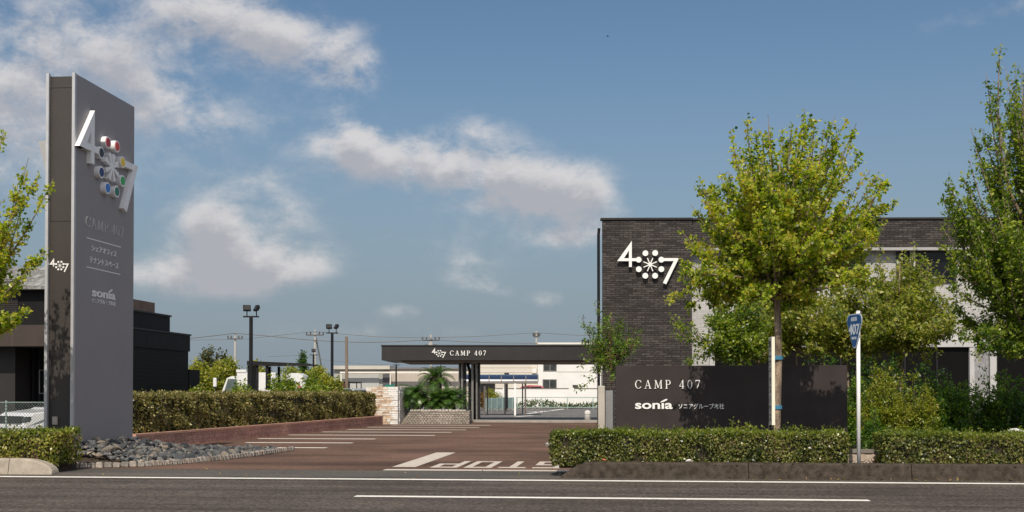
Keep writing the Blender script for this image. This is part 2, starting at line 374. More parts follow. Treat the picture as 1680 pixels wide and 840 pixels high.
def seg(x0, y0, x1, y1, w): return [(x0 - w, y0), (x0 + w, y0), (x1 + w, y1), (x1 - w, y1)]
def hb(x0, x1, y, h): return [(x0, y - h), (x1, y - h), (x1, y + h), (x0, y + h)]
TH, TN = 0.062, 0.028
def serif_glyph(ch):
    thick = lambda a: TN * 0.8 + (TH - TN * 0.8) * abs(math.cos(a)) ** 1.5
    if ch == 'C': return [p for p in arc(.42, .5, .36, .48, 42, 318, thick, 24)] + [[(.69, .70), (.74, .70), (.74, .96), (.71, .96)], [(.69, .26), (.76, .22), (.72, .15), (.66, .2)]], .86
    if ch == 'A': return [seg(.12, .03, .41, 1, TN), seg(.70, .03, .42, 1, TH), hb(.23, .58, .33, TN), hb(.0, .25, .02, TN), hb(.55, .86, .02, TN)], .9
    if ch == 'M': return [seg(.13, .03, .17, .97, TN), seg(.20, .97, .50, .08, TH), seg(.50, .08, .82, .97, TN), seg(.87, .03, .84, .97, TH), hb(.0, .26, .02, TN), hb(.72, 1.0, .02, TN), hb(.05, .2, .97, TN), hb(.84, .97, .97, TN)], 1.06
    if ch == 'P': return [seg(.17, .03, .17, .97, TH), hb(.03, .31, .02, TN), hb(.03, .36, .97, TN), hb(.22, .40, .46, TN)] + arc(.38, .715, .23, .255, -90, 90, thick, 14), .72
    if ch == '4': return [seg(.04, .28, .42, .97, TN), seg(.44, .04, .44, 1, TH), hb(.02, .60, .27, TN), hb(.30, .58, .02, TN)], .68
    if ch == '0': return arc(.32, .5, .24, .48, 0, 360, thick, 28), .68
    if ch == '7': return [hb(.05, .58, .95, TN * 1.7), [(.04, .78), (.08, .78), (.11, .98), (.05, .98)], seg(.22, .0, .56, .95, TH * .8)], .64
    return [], .42
def serif_line(body, gap=0.16):
    polys = []; x = 0.0
    for ch in body:
        ps, adv = serif_glyph(ch); polys.append([[(px + x, py) for px, py in p] for p in ps]); x += adv + gap
    return [p for p in polys if p], x - gap
def flat_letters(mb, vs, fs, rect, o, r, u, n, h, shear=0.0):
    """type as a thin raised solid in rect (x0, x1, y0, y1) of a frame"""
    xs = [v[0] for v in vs]; ys = [v[1] for v in vs]; a, b, c, d = rect
    kx = (b - a) / (max(xs) - min(xs)); ky = (d - c) / (max(ys) - min(ys)); x0, y0 = min(xs), min(ys)
    top = [o + r * (a + (x - x0) * kx) + u * (c + (y - y0) * ky) + n * h for x, y in vs]; bot = [p - n * h for p in top]
    k = len(vs); edges = {}
    for f in fs:
        for i in range(len(f)):
            e = (f[i], f[(i + 1) % len(f)]); edges[e] = edges.get(e, 0) + 1
    side = [(e[1], e[0], e[0] + k, e[1] + k) for e in edges if (e[1], e[0]) not in edges]
    mb.add(top + bot, list(fs) + [tuple(s_) for s_ in side])
def serif_letters(mb, body, rect, o, r, u, n, h, gap=0.16, weight=1.0):
    global TH, TN
    t0, t1 = TH, TN; TH, TN = TH * weight, TN * weight
    gl, w = serif_line(body, gap); TH, TN = t0, t1
    a, b, c, d = rect; kx = (b - a) / w; ky = d - c
    for ps in gl:
        for i, p in enumerate(ps):
            mb.prism([(a + x * kx, c + y * ky) for x, y in p], o, r, u, n, 0.0, h + 0.0006 * (i % 9))
# the 4 * 7 emblem, measured on the brick wall (units: y down)
DISCS = [(444, 275), (567, 273), (645, 357), (645, 477), (565, 560), (442, 560), (360, 477), (358, 357)]
def emblem(o, r, u, n, kx, ky, h, parent, mat, wide=1.0, faces=None, world=True, merge=False):
    """frame origin = the emblem's asterisk centre"""
    T = lambda p: ((p[0] - 503) * kx, -(p[1] - 418) * ky)
    w = wide
    def stroke(a, b, hw):
        d = Vector((b[0] - a[0], b[1] - a[1])).normalized(); q = (-d.y * hw, d.x * hw)
        return [T((a[0] + q[0], a[1] + q[1])), T((b[0] + q[0], b[1] + q[1])), T((b[0] - q[0], b[1] - q[1])), T((a[0] - q[0], a[1] - q[1]))]
    hw = 18 * w
    four = MB(); seven = MB(); ast = MB()
    P = lambda mb, pts, e: mb.prism(pts, o, r, u, n, 0.0, h + e)
    P(four, [T(p) for p in ((272, 118), (272, 448), (272 - 2 * hw, 448), (272 - 2 * hw, 118 + 60 * w))], 0)
    P(four, [T(p) for p in ((88, 374), (272, 118), (272, 118 + 62 * w), (88 + 62 * w, 374))], 0.0012)
    P(four, [T(p) for p in ((86, 374), (86 + 27 * w, 374 - 2 * hw), (350, 374 - 2 * hw), (350, 374))], 0.0024)
    P(seven, [T(p) for p in ((650, 338), (866, 338), (866 - 24 * w, 338 + 2 * hw), (650, 338 + 2 * hw))], 0)
    P(seven, [T(p) for p in ((866, 338), (700 + 5 * w, 668), (700 - 2 * hw, 650), (866 - 46 * w, 338))], 0.0012)
    for k in range(8):
        a = R(22.5 + 45 * k); d = Vector((math.cos(a), -math.sin(a))); q = Vector((-d.y, d.x))
        c0 = Vector((503, 418)); ti, to_ = (6, 6 if faces is None else 16)
        pts = [c0 + d * 8 - q * ti, c0 + d * 90 - q * to_, c0 + d * 90 + q * to_, c0 + d * 8 + q * ti]
        P(ast, [T(p) for p in pts], 0.0006 * k)
    P(ast, [T((503 + 24 * math.cos(R(22.5 * k)), 418 + 24 * math.sin(R(22.5 * k)))) for k in range(16)], 0.006)
    circ = lambda c, rad: [T((c[0] + rad * math.cos(R(15 * k)), c[1] + rad * math.sin(R(15 * k)))) for k in range(24)]
    rd = 36 * (1 + (w - 1) * 0.35)
    if merge:
        mb = MB()
        for s_ in (four, seven, ast): mb.add(s_.v, s_.f)
        for c in DISCS: P(mb, circ(c, rd), 0.004)
        return mb.build("emblem", mat, parent, world)
    four.build("numeral", mat, parent, world, bevel=0.0); seven.build("numeral", mat, parent, world); ast.build("asterisk", mat, parent, world)
    for i, c in enumerate(DISCS):
        mb = MB(); P(mb, circ(c, rd), 0.004)
        dd = mb.build("disc", mat, parent, world)
        if faces:
            fm = MB(); fm.prism(circ(c, rd * 0.74), o, r, u, n, h + 0.003, h + 0.012)
            pl = parent.location
            me = bpy.data.meshes.new("disc_face"); me.from_pydata([Vector(v) - pl for v in fm.v], [], fm.f)
            link("disc_face", me, faces[i][0], dd, faces[i][1])

# ================================================================== GROUND AND ROAD
def rect(x0, x1, y0, y1, z): return MB().add([(x0, y0, z), (x1, y0, z), (x1, y1, z), (x0, y1, z)], [(0, 1, 2, 3)])
def gpoly(pts, z): return MB().add([(p[0], p[1], z) for p in pts], [tuple(range(len(pts)))])
structure("ground", rect(-900, 900, -60, 1500, 0.0), M_ground("ground", [(0.10, 0.095, 0.085), (0.15, 0.14, 0.12)], fscale=12), "flat grey ground of the town", "ground")
road_m = M_ground("road asphalt", [(0.052, 0.044, 0.038), (0.078, 0.066, 0.057)], fine=(0.15, 2.3), fscale=17, streak=(0.03, 1.7, 0.42), bump=0.1)
structure("road", rect(-300, 300, -30, 20.55, 0.004), road_m, "dark grey asphalt road in front", "road")
structure("road_shoulder", rect(-300, 300, 20.55, 22.35, 0.005), M_ground("shoulder asphalt", [(0.075, 0.070, 0.064), (0.105, 0.095, 0.085)], fine=(0.75, 1.3), fscale=40, streak=(0.08, 1.5, 0.15)), "grey asphalt strip between road and forecourt", "road")
fore_m = M_ground("forecourt asphalt", [(0.088, 0.054, 0.040), (0.150, 0.092, 0.068)], fine=(0.72, 1.35), fscale=30, streak=(0.12, 0.8, 0.30), patch=0.30)
pl_a, pl_b = G(217, 737), G(628, 697)
structure("forecourt", gpoly([(-14.5, 22.35), (60, 22.35), (60, 56.0), (-10.0, 56.0), (-14.5, 30)], 0.006), fore_m, "red brown paved forecourt of the business park", "forecourt")
structure("car_park", rect(-60, 80, 56.2, 105, 0.005), M_ground("car park asphalt", [(0.12, 0.117, 0.113), (0.16, 0.155, 0.15)], fscale=6, bump=0), "grey car park behind the canopy", "car park")
# painted lines
paint = M_paint("road paint", (0.78, 0.76, 0.70), (0.34, 0.31, 0.28))
paint_b = M_paint("bay paint", (0.70, 0.63, 0.55), (0.22, 0.165, 0.13))
paint_w = M_paint("worn paint", (0.56, 0.50, 0.43), (0.20, 0.15, 0.12))
structure("edge_line", rect(-300, 300, 20.02, 20.26, 0.009), paint, "continuous white line along the road edge", "road line")
cl = G(582, 815)
structure("centre_line", rect(cl.x, cl.x + 8.55 * 0 + G(1422, 820).x - cl.x, cl.y - 0.09, cl.y + 0.13, 0.009), paint, "white dash of the road centre line", "road line")
ln = [(735, 385, 537), (727, 400, 580), (720.5, 420, 617), (714.5, 470, 715), (709.5, 525, 742), (705.5, 567, 766), (701.5, 600, 787), (698, 640, 805)]
for py, xa, xb in ln:
    a, b = G(xa, py), G(xb, py); y = a.y * 0.35 + b.y * 0.65
    structure("parking_line", rect(a.x, b.x, y - 0.19, y + 0.19, 0.010), paint_b, "pale parking line on the red brown forecourt", "parking line")
a, b = G(630, 771.5), G(918, 771.5)
structure("stop_line", rect(a.x, b.x + 0.4, a.y - 0.16, a.y + 0.22, 0.010), paint_w, "pale stop line across the forecourt exit", "road line")
a, b = G(663, 767), G(719, 743)
structure("lane_line", rect(a.x - 0.24, a.x + 0.22, a.y, b.y, 0.011), paint_w, "broad pale lane line leading to the stop line", "road line")
# S T O P, read by drivers leaving: turned half round for the viewer
y0, y1 = G(800, 768.5).y, G(800, 757.5).y
xl = G(690, 763).x + .33; xr = xl + 2.50
def stop_rects():
    out = []
    # in letter space x right, y up, 1 x 1 each; the reader stands at the far side
    Ls = {'S': [(0, 1, .86, 1), (0, .26, .5, .86), (0, 1, .43, .57), (.74, 1, .14, .43), (0, 1, 0, .14)],
          'T': [(0, 1, .86, 1), (.37, .63, 0, .86)],
          'O': [(0, 1, .86, 1), (0, 1, 0, .14), (0, .26, .14, .86), (.74, 1, .14, .86)],
          'P': [(0, 1, .86, 1), (0, .26, 0, .86), (.26, 1, .40, .54), (.74, 1, .54, .86)]}
    lw, gp = 0.66, 0.16
    for i, ch in enumerate("STOP"):
        for (a_, b_, c_, d_) in Ls[ch]:
            ox = i * (lw + gp); out.append((ox + a_ * lw, ox + b_ * lw, c_, d_))
    return out, 4 * lw + 3 * gp
rs, tw = stop_rects(); mb = MB()
sc_ = (xr - xl) / tw
for (a_, b_, c_, d_) in rs:
    X1, X0 = xr - a_ * sc_, xr - b_ * sc_; Y1, Y0 = y1 - c_ * (y1 - y0), y1 - d_ * (y1 - y0)
    mb.add([(X0, Y0, .010), (X1, Y0, .010), (X1, Y1, .010), (X0, Y1, .010)], [(0, 1, 2, 3)])
structure("stop_marking", mb, paint_w, "pale word STOP painted on the forecourt exit", "road marking")
for xa, ya, xb, yb in ((845, 684, 874, 682), (858, 680, 925, 671), (868, 676, 905, 674)):
    a, b = G(xa, ya), G(xb, yb); d = (b - a).normalized(); q = Vector((-d.y, d.x, 0)) * 0.16
    structure("car_park_line", gpoly([a - q, b - q, b + q, a + q], 0.010), paint, "thin white bay line in the grey car park", "parking line")

# kerbs
kerb_d = M("weathered kerb concrete", (0.034, 0.027, 0.021), 0.92, spec=.15, col2=(0.082, 0.066, 0.053), scale=9, bump=0.8, bscale=70, detail=9)
kerb_l = M("pale kerb concrete", (0.27, 0.235, 0.195), 0.88, col2=(0.42, 0.37, 0.30), scale=4, bump=0.6, bscale=70, detail=9)
def kerb(name, xs, tops, mat, label, joints=(), y0=20.72, y1=21.02):
    mb = MB(); prev = None
    for i in range(len(xs) - 1):
        a, b, ta, tb = xs[i], xs[i + 1], tops[i], tops[i + 1]
        if i in joints: a += 0.012
        bt = 0.05
        def prof(x, t): 
            c = min(0.03, t * .3)
            return [(x, y0, 0), (x, y0 + bt * t / .27, t - c), (x, y0 + bt * t / .27 + c, t), (x, y1 - .02, t), (x, y1, 0)]
        A, B = prof(a, ta), prof(b, tb); k = 5
        mb.add(A + B, [(i_, (i_ + 1) % k, k + (i_ + 1) % k, k + i_)[::-1] for i_ in range(k)] + [tuple(range(k)), tuple(range(2 * k - 1, k - 1, -1))])
    return structure(name, mb, mat, label, "kerb")
x0 = G(918, 787).x; KT = 0.275
xs = [x0, x0 + .13, x0 + .28, x0 + .45] + [G(p, 787).x for p in (957, 1228, 1490, 1672)] + [11.6, 14, 17, 20, 30]
kerb("kerb", xs, [0.03, 0.12, 0.215, 0.26] + [KT] * (len(xs) - 4), kerb_d, "dark weathered kerb below the right hedges", joints=(4, 5, 6, 7, 8, 9))
xe = onY(88, 770, 20.8).x
xs = [-40, -24, -20, -16, -13.5, onY(16, 770, 20.8).x] + [xe - .62 + .62 * math.sin(R(a)) for a in (0, 20, 38, 54, 68, 80, 90)]
tp = [0.28] * 6 + [0.03 + 0.25 * math.cos(R(a)) for a in (0, 20, 38, 54, 68, 80, 90)]
kerb("kerb", xs, tp, kerb_l, "pale rounded kerb end below the left hedge", joints=(5,))
soil = M("planting soil", (0.05, 0.037, 0.026), 0.95, 0.35, 6, bump=0.6, bscale=30)
structure("planting_bed", MB().box(x0 + .25, 40, 21.03, 24.2, 0.0, 0.20), soil, "soil of the right planting bed", "soil")
structure("planting_bed", MB().box(x0 + 1.3, 40, 24.2, 40, 0.0, 0.06), soil, "soil behind the right sign wall", "soil")
structure("planting_bed", MB().box(-40, xe - .28, 21.03, 22.3, 0.0, 0.15), soil, "soil of the left planting bed", "soil")
structure("ground_strip", rect(-60, -12.9, 24.0, 60, 0.008), M_ground("gravel yard", [(0.11, 0.105, 0.095), (0.17, 0.16, 0.145)], fscale=20), "grey yard beside the black building", "ground")
# kerb at the far side of the forecourt, a cobbled ring by the hedge, ramp strip
a, b = G(700, 692), G(965, 692)
structure("kerb", MB().box(a.x - 1, b.x + 14, 56.0, 57.4, 0, 0.10), M("far kerb", (0.34, 0.31, 0.28), 0.85, 0.15, 2), "low pale kerb under the canopy", "kerb")
c = G(912, 731); mb = MB()
for k in range(14):
    a0, a1 = R(90 + 13 * k), R(90 + 13 * k + 12)
    P2 = lambda r_, a_, z_: (c.x + r_ * math.cos(a_) * 0.75, c.y + r_ * math.sin(a_) * 2.6, z_)
    mb.add([P2(.28, a0, 0), P2(.36, a0, 0), P2(.36, a1, 0), P2(.28, a1, 0), P2(.28, a0, .07), P2(.36, a0, .07), P2(.36, a1, .07), P2(.28, a1, .07)],
           [(4, 5, 6, 7), (0, 1, 5, 4), (1, 2, 6, 5), (2, 3, 7, 6), (3, 0, 4, 7)])
structure("island_kerb", mb, CONC, "small curved kerb ring beside the right hedge", "kerb")

# ================================================================== PYLON
PX = -11.16
pn = onX(119, 700, PX); YN = pn.y; YF = onX(218, 640, PX).y
topz = onX(121, 118, PX).z
PW = 0.60
py = thing("sign_pylon", "tall grey sign pylon with white 407 emblem and coloured discs", "sign", (PX - PW / 2, YN, 0))
XN = PX - PW
mb = MB().box(XN + .012, PX - .012, YN + .09, YF - .05, 0.0, topz - .05)
mb.build("body", BROWNP, py, True)
MB().box(PX - .012, PX, YN + .075, YF, 0.0, topz - .01).build("side_panel", GREYP, py, True)
MB().box(XN, XN + .012, YN + .075, YF, 0.0, topz - .01).build("side_panel", GREYP, py, True)
MB().box(PX - .055, PX + .004, YN, YN + .073, 0.0, topz).build("edge_strip", SILVER, py, True)
MB().box(XN - .004, XN + .055, YN, YN + .073, 0.0, topz).build("edge_strip", SILVER, py, True)
seam = M("pylon seam", (0.02, 0.018, 0.016), 0.6, 0.1, 3)
for z in (topz - .28, topz - 3.0): MB().box(XN + .057, PX - .057, YN + .084, YN + .089, z, z + .006).build("panel_seam", seam, py, True)
p = onY(91, 690, YN + .09)
MB().box(p.x - .05, p.x + .05, YN + .05, YN + .088, p.z - .08, p.z + .08).build("outlet_box", CONC, py, True)
Yv, Xv, Zv = Vector((0, 1, 0)), Vector((1, 0, 0)), Vector((0, 0, 1))
col = lambda n_, c_: M(n_, c_, 0.4, 0.03, 3)
FACES = [(col("dark red face", (0.46, 0.02, 0.03)), "dark red disc face"), (col("bright red face", (0.66, 0.06, 0.04)), "bright red disc face"), (col("yellow face", (0.80, 0.58, 0.02)), "yellow disc face"),
         (col("green face", (0.02, 0.38, 0.07)), "green disc face"), (col("deep green face", (0.01, 0.16, 0.10)), "deep green disc face"), (col("blue face", (0.02, 0.18, 0.58)), "blue disc face"),
         (col("navy face", (0.015, 0.03, 0.14)), "navy disc face"), (col("black face", (0.02, 0.02, 0.025)), "black disc face")]
EH = 0.105
pl = onX(122, 248, PX); pr = onX(226.5, 268, PX + EH); pt = onX(157, 182, PX + EH); pb = onX(205, 347, PX + EH)
kx = (pr.y - pl.y) / 780.0; kz = (pt.z - pb.z) / 550.0
ctr = Vector((PX, pl.y + kx * (503 - 86), pt.z - kz * (418 - 118)))
EMB = M("emblem white metal", (0.80, 0.80, 0.80), 0.42, 0.03, 3)
emblem(ctr, Yv, Zv, Xv, kx, kz, EH, py, EMB, wide=1.12, faces=FACES)
mc = ctr.copy(); mc.x = XN; mc.y = YN + (YF - YN) - (ctr.y - YN)
emblem(mc, -Yv, Zv, -Xv, kx, kz, .17, py, EMB, wide=1.12, merge=True)
O0 = Vector((PX, 0, 0))
def prect(xa, ya, xb, yb):
    a_, b_ = onX(xa, ya, PX), onX(xb, yb, PX); return (a_.y, b_.y, a_.z, b_.z)
def avgz(xa, yab, yat, xb, ybb, ybt):
    """rect from left bottom/top and right bottom/top pixel rows"""
    p1, p2, p3, p4 = onX(xa, yab, PX), onX(xa, yat, PX), onX(xb, ybb, PX), onX(xb, ybt, PX)
    return (p1.y, p3.y, (p1.z + p3.z) / 2, (p2.z + p4.z) / 2)
mb = MB(); serif_letters(mb, "CAMP 407", avgz(140, 375, 357, 202.5, 387, 371), O0, Yv, Zv, Xv, .010, 0.10, 1.0); mb.build("lettering", LETTERD, py, True)
for (xa, ya, xb, yb) in ((142, 390.5, 198, 405), (142, 438, 197, 450)):
    a_, b_ = onX(xa, ya, PX), onX(xb, yb, PX); zz = (a_.z + b_.z) / 2
    MB().prism([(a_.y, zz - .010), (b_.y, zz - .010), (b_.y, zz + .010), (a_.y, zz + .010)], O0, Yv, Zv, Xv, 0, .006).build("rule_line", LETTERG, py, True)
mb = MB()
flat_letters(mb, *text_polys("シェアオフィス", .006), avgz(150, 412.5, 402.5, 191, 421, 411.5), O0, Yv, Zv, Xv, .008); mb.build("lettering", LETTERG, py, True); mb = MB()
flat_letters(mb, *text_polys("テナントスペース", .006), avgz(147, 431, 420.5, 194, 441, 431.5), O0, Yv, Zv, Xv, .008)
mb.build("lettering", LETTERG, py, True)
def brand_word(mb, rect, o, r, u, n, h):
    """the lower-case word with a leaf for its accent"""
    a, b, c, d = rect; xh = c + (d - c) * 0.62
    flat_letters(mb, *text_polys("sonıa", .022), (a, b, c, xh), o, r, u, n, h)
    w = b - a; cx, cy = a + w * .765, c + (d - c) * .84; pts = []
    for k in range(16):
        t = R(22.5 * k); x, y = math.cos(t) * w * .105, math.sin(t) * (d - c) * .085 * (1.0 + .35 * math.cos(t))
        ca, sa = math.cos(R(24)), math.sin(R(24)); pts.append((cx + x * ca - y * sa, cy + x * sa + y * ca))
    mb.prism(pts, o, r, u, n, 0, h)
mb = MB(); brand_word(mb, avgz(151, 486.5, 471, 189, 492, 476), O0, Yv, Zv, Xv, .010); mb.build("lettering", LETTERG, py, True); mb = MB()
flat_letters(mb, *text_polys("ソニアグループ本社", .003), avgz(150, 496.5, 489, 189.5, 502, 494.5), O0, Yv, Zv, Xv, .006); mb.build("lettering", LETTERG, py, True)
# small emblem on the brown front
yb_ = YN + .09; a_, b_ = onY(81.5, 433, yb_), onY(113.5, 433, yb_); k_ = (b_.x - a_.x) / 780
emblem(Vector((a_.x + k_ * 417, yb_, onY(95, 436, yb_).z)), Xv, Zv, -Yv, k_, k_, .012, py, LETTER, wide=1.15, merge=True)

# ================================================================== SIGN WALL (right)
WY = 25.6
wa, wb = onY(1010, 600, WY), onY(1390, 600, WY)
sw = thing("sign_wall", "long dark sign wall reading CAMP 407 with tree shadow across it", "sign", ((wa.x + wb.x) / 2, WY, 0))
WALLM = M("sign wall panel", (0.041, 0.034, 0.033), 0.6, 0.14, 1.6, spec=0.15)
MB().box(wa.x, wb.x, WY, WY + .22, 0, wa.z).build("panel", WALLM, sw, True, bevel=.006)
OW = Vector((0, WY, 0))
def wrect(xa, xb, yb, yt):
    p1, p2 = onY(xa, yb, WY), onY(xb, yt, WY); return (p1.x, p2.x, p1.z, p2.z)
mb = MB(); serif_letters(mb, "CAMP 407", wrect(1042, 1149, 637.5, 623.5), OW, Xv, Zv, -Yv, .02, 0.30, 1.0); mb.build("lettering", LETTER, sw, True)
mb = MB(); brand_word(mb, wrect(1042, 1103.5, 671, 655), OW, Xv, Zv, -Yv, .02); mb.build("lettering", LETTER, sw, True)
mb = MB(); flat_letters(mb, *text_polys("ソニアグループ本社", .012), wrect(1113, 1188, 671, 662), OW, Xv, Zv, -Yv, .015); mb.build("lettering", LETTER, sw, True)

# ================================================================== MAIN BUILDING (right)
ang = R(4.0); bo = at(988, 640, 42); bo.z = 0
bd = thing("office_building", "two storey office building with dark brick front and white emblem", "building", bo, ang)
bx = Vector((math.cos(ang), math.sin(ang), 0)); by = Vector((-math.sin(ang), math.cos(ang), 0))
def bl(px, py_): 
    p_ = onP(px, py_, bo, by); return ((p_ - bo).dot(bx), p_.z)
BRK = M_brick("dark brick", (0.024, 0.020, 0.019), (0.075, 0.064, 0.060), (0.018, 0.016, 0.015), 0.30, 0.075, 0.010, 0.9, axes='XZ')
PALE = M_brick("pale brick", (0.40, 0.395, 0.39), (0.48, 0.475, 0.465), (0.32, 0.315, 0.31), 0.30, 0.075, 0.006, 0.2, axes='XZ', grime=0.08, mottle=(.9, 1.1))
sB, zt = bl(1135, 361); zt = bl(990, 361)[1]; zp = bl(1400, 400)[1] - .12; LEN = 26.0
mb = MB()
v = [(0, 0, 0), (sB, 0, 0), (sB, 11, 0), (1.6, 11, 0)]; v += [(a_, b_, zt) for a_, b_, _ in v]
mb.add(v, [(0, 3, 2, 1), (4, 5, 6, 7), (0, 1, 5, 4), (1, 2, 6, 5), (2, 3, 7, 6), (3, 0, 4, 7)])
mb.build("brick_wall", BRK, bd)
MB().box(sB + .002, LEN, .12, 11, zp, zt - .004).build("parapet", BRK, bd)
MB().box(sB + .002, LEN, .40, 11, 0, zp - .003).build("pale_wall", PALE, bd)
CAP = M("dark cap metal", (0.03, 0.028, 0.027), 0.5, 0.1, 3, spec=.2)
mb = MB().box(-.05, sB + .03, -.05, .30, zt + .002, zt + .07).box(sB + .032, LEN, .07, 11.05, zt + .0, zt + .066); mb.build("coping", CAP, bd)
MB().box(sB + .01, LEN, .02, .39, zp - .10, zp - .004).build("white_trim", M("trim white", (.36, .36, .355), .5, .04, 2), bd)
MB().tube([(-.11, .25, 0), (-.11, .25, zt - .5), (-.09, .25, zt - .25)], .05, 8).build("downpipe", BLACKM, bd)
def window(sa, za, sb, zb, bars, sill=True):
    """a window recessed into the pale wall; frame part with panes"""
    fr = MB(); t = .07
    fr.box(sa, sb, .33, .398, za, za + t).box(sa, sb, .33, .398, zb - t, zb).box(sa, sa + t, .332, .398, za + t, zb - t).box(sb - t, sb, .332, .398, za + t, zb - t)
    for x in bars: fr.box(x - .07, x + .07, .318, .396, za + t, zb - t)
    f = fr.build("window", M("window frame dark", (0.03, 0.028, 0.027), .4, .1, 3), bd)
    MB().box(sa + .01, sb - .01, .375, .399, za + .01, zb - .01).build("pane", GLASS, f)
    return f
s0, z1 = bl(1480, 405); s1, z0 = bl(1565, 462)
window(s0 - .1, z0, s1 + .2, z1, (bl(1501, 430)[0],))
MB().box(bl(1497, 430)[0], bl(1506, 430)[0], .29, .316, z0 + .05, z1 - .05).build("mullion", M("mullion", (.45, .42, .38), .6, .05, 3), bd)
s0b = bl(1200, 405)[0]; window(s0b, z0, s0b + 1.9, z1, (s0b + .95,))
s0b = bl(1330, 405)[0]; window(s0b, z0, s0b + 1.9, z1, (s0b + .95,))
zl = bl(1500, 566)[1]
sg0, sg1 = bl(1172, 600)[0], bl(1596, 600)[0]
FRM = M("pale frame", (.46, .46, .46), .5, .05, 3)
fr = MB().box(sg0 - .12, sg1 + .12, .22, .398, zl - .06, zl + .16).box(sg0 - .12, sg0 + .05, .24, .396, 0, zl - .062).box(sg1 - .02, sg1 + .14, .24, .396, 0, zl - .062)
fr.build("shopfront_frame", FRM, bd)
SHOPG = M("shop glass", (0.007, 0.007, 0.007), 0.35, 0.1, 1, spec=0.08)
gl = MB().box(sg0 + .051, sg1 - .021, .372, .399, 0, zl - .061).build("shopfront_glass", SHOPG, bd)
mb = MB()
for i in range(1, 8):
    x = sg0 + (sg1 - sg0) * i / 8; mb.box(x - .03, x + .03, .345, .371, 0, zl - .062)
mb.build("mullion", BLACKM, bd)
sp0, sp1 = bl(1600, 600)[0], bl(1640, 600)[0]
MB().box(sp0 + .02, sp1 - .26, .30, .398, 0, zl - .06).build("grey_panel", M("speckled grey panel", (.20, .20, .21), .6, col2=(.32, .32, .33), scale=6), bd)
MB().box(sp1 - .24, sp1 - .02, .22, .398, 0, zl + .2).build("white_post", FRM, bd)
MB().box(sp1 + .05, LEN, .30, .398, 0, zl + .5).build("shopfront_glass", SHOPG, bd)
# the emblem on the brick
el_, er_ = bl(1012, 430), bl(1113, 430); k_ = (er_[0] - el_[0]) / 780
top_z, bot_z = bl(1035, 396)[1], bl(1090, 467)[1]; kz_ = (top_z - bot_z) / 550
def local_emblem():
    cx_, cz_ = el_[0] + k_ * 417, top_z - kz_ * 300
    o_ = Vector((cx_, -.10, cz_)); emblem(o_, Xv, Zv, -Yv, k_, kz_, .06, bd, LETTER, wide=1.0, world=False)
local_emblem()

# ================================================================== CANOPY
cd = 58.0
cl_, cr_ = at(626, 591, cd), at(1010, 592, cd)
ca = thing("entrance_canopy", "long low black canopy reading 407 CAMP 407 over the car entrance", "canopy", (cl_.x, cl_.y, 0), YAW * 0.93)
cx = Vector((math.cos(YAW * .93), math.sin(YAW * .93), 0)); cy = Vector((-cx.y, cx.x, 0))
def cc(px, py_):
    p_ = onP(px, py_, Vector((cl_.x, cl_.y, 0)), cy); return ((p_ - Vector((cl_.x, cl_.y, 0))).dot(cx), p_.z)
CL = cc(1012, 580)[0]; zb_, zt_ = cl_.z, cc(626, 568)[1]
FAS = M("fascia metal", (0.030, 0.028, 0.028), 0.45, 0.12, 1.0)
MB().box(0, CL, 0, 5.6, zb_, zt_).build("fascia", FAS, ca)
MB().box(-.03, CL, -.03, 5.63, zt_ + .002, zt_ + .06).build("coping", CAP, ca)
MB().box(.9, CL - .01, .25, 5.3, zb_ - .10, zb_ - .003).build("soffit", M("soffit board", (0.22, 0.17, 0.14), .7, .15, 1), ca)
for i in range(1, 9):
    x = CL * i / 9.0; MB().box(x - .012, x + .012, -.008, -.002, zb_ + .01, zt_ - .01).build("panel_seam", seam, ca)
a_, b_ = cc(708, 579), cc(732, 579); k_ = (b_[0] - a_[0]) / 780
emblem(Vector((a_[0] + k_ * 417, 0, cc(720, 579.8)[1])), Xv, Zv, -Yv, k_, k_ * .98, .03, ca, LETTER, wide=1.1, world=False, merge=True)
a_, b_ = cc(738.5, 583.2), cc(797.5, 575.3)
mb = MB(); serif_letters(mb, "CAMP 407", (a_[0], b_[0], a_[1], b_[1]), Vector((0, 0, 0)), Xv, Zv, -Yv, .05, .28, 1.35); mb.build("lettering", LETTER, ca)
COLM = M("column dark metal", (0.022, 0.019, 0.018), 0.35, 0.1, 2)
PIPE = M("steel pipe", (.45, .44, .42), .35, .08, 4, metal=.6)
def colbox(pa, pb, y):
    a_, b_ = cc(pa, 640)[0], cc(pb, 640)[0]; MB().box(a_, b_, y, y + (b_ - a_), 0.0, zb_ - .102).build("column", COLM, ca)
colbox(752, 763.5, 1.0); colbox(779, 786.5, 1.2); colbox(770, 775, 4.2); colbox(750.5, 753, 3.4)
for px_, r_, y_ in ((756.8, .055, .85), (773.8, .06, .95), (781, .035, 1.0), (751.6, .03, .95)):
    x_ = cc(px_, 640)[0]; MB().tube([(x_, y_, 0), (x_, y_, zb_ - .11)], r_, 8).build("drainpipe", PIPE, ca)
x_ = cc(769.2, 640)[0]; MB().tube([(x_, 1.05, 0), (x_, 1.05, zb_ - .45), (x_ - .08, 1.05, zb_ - .25), (x_ - .08, 1.05, zb_ - .11)], .075, 10).build("drainpipe", BLACKM, ca, label="dark bent drainpipe")
mb = MB()
for yy in (623, 654):
    x0_, z_ = cc(751, yy); x1_ = cc(764, yy)[0]; mb.box(x0_, x1_, .93, .97, z_ - .02, z_ + .02)
mb.build("pipe_bracket", PIPE, ca)

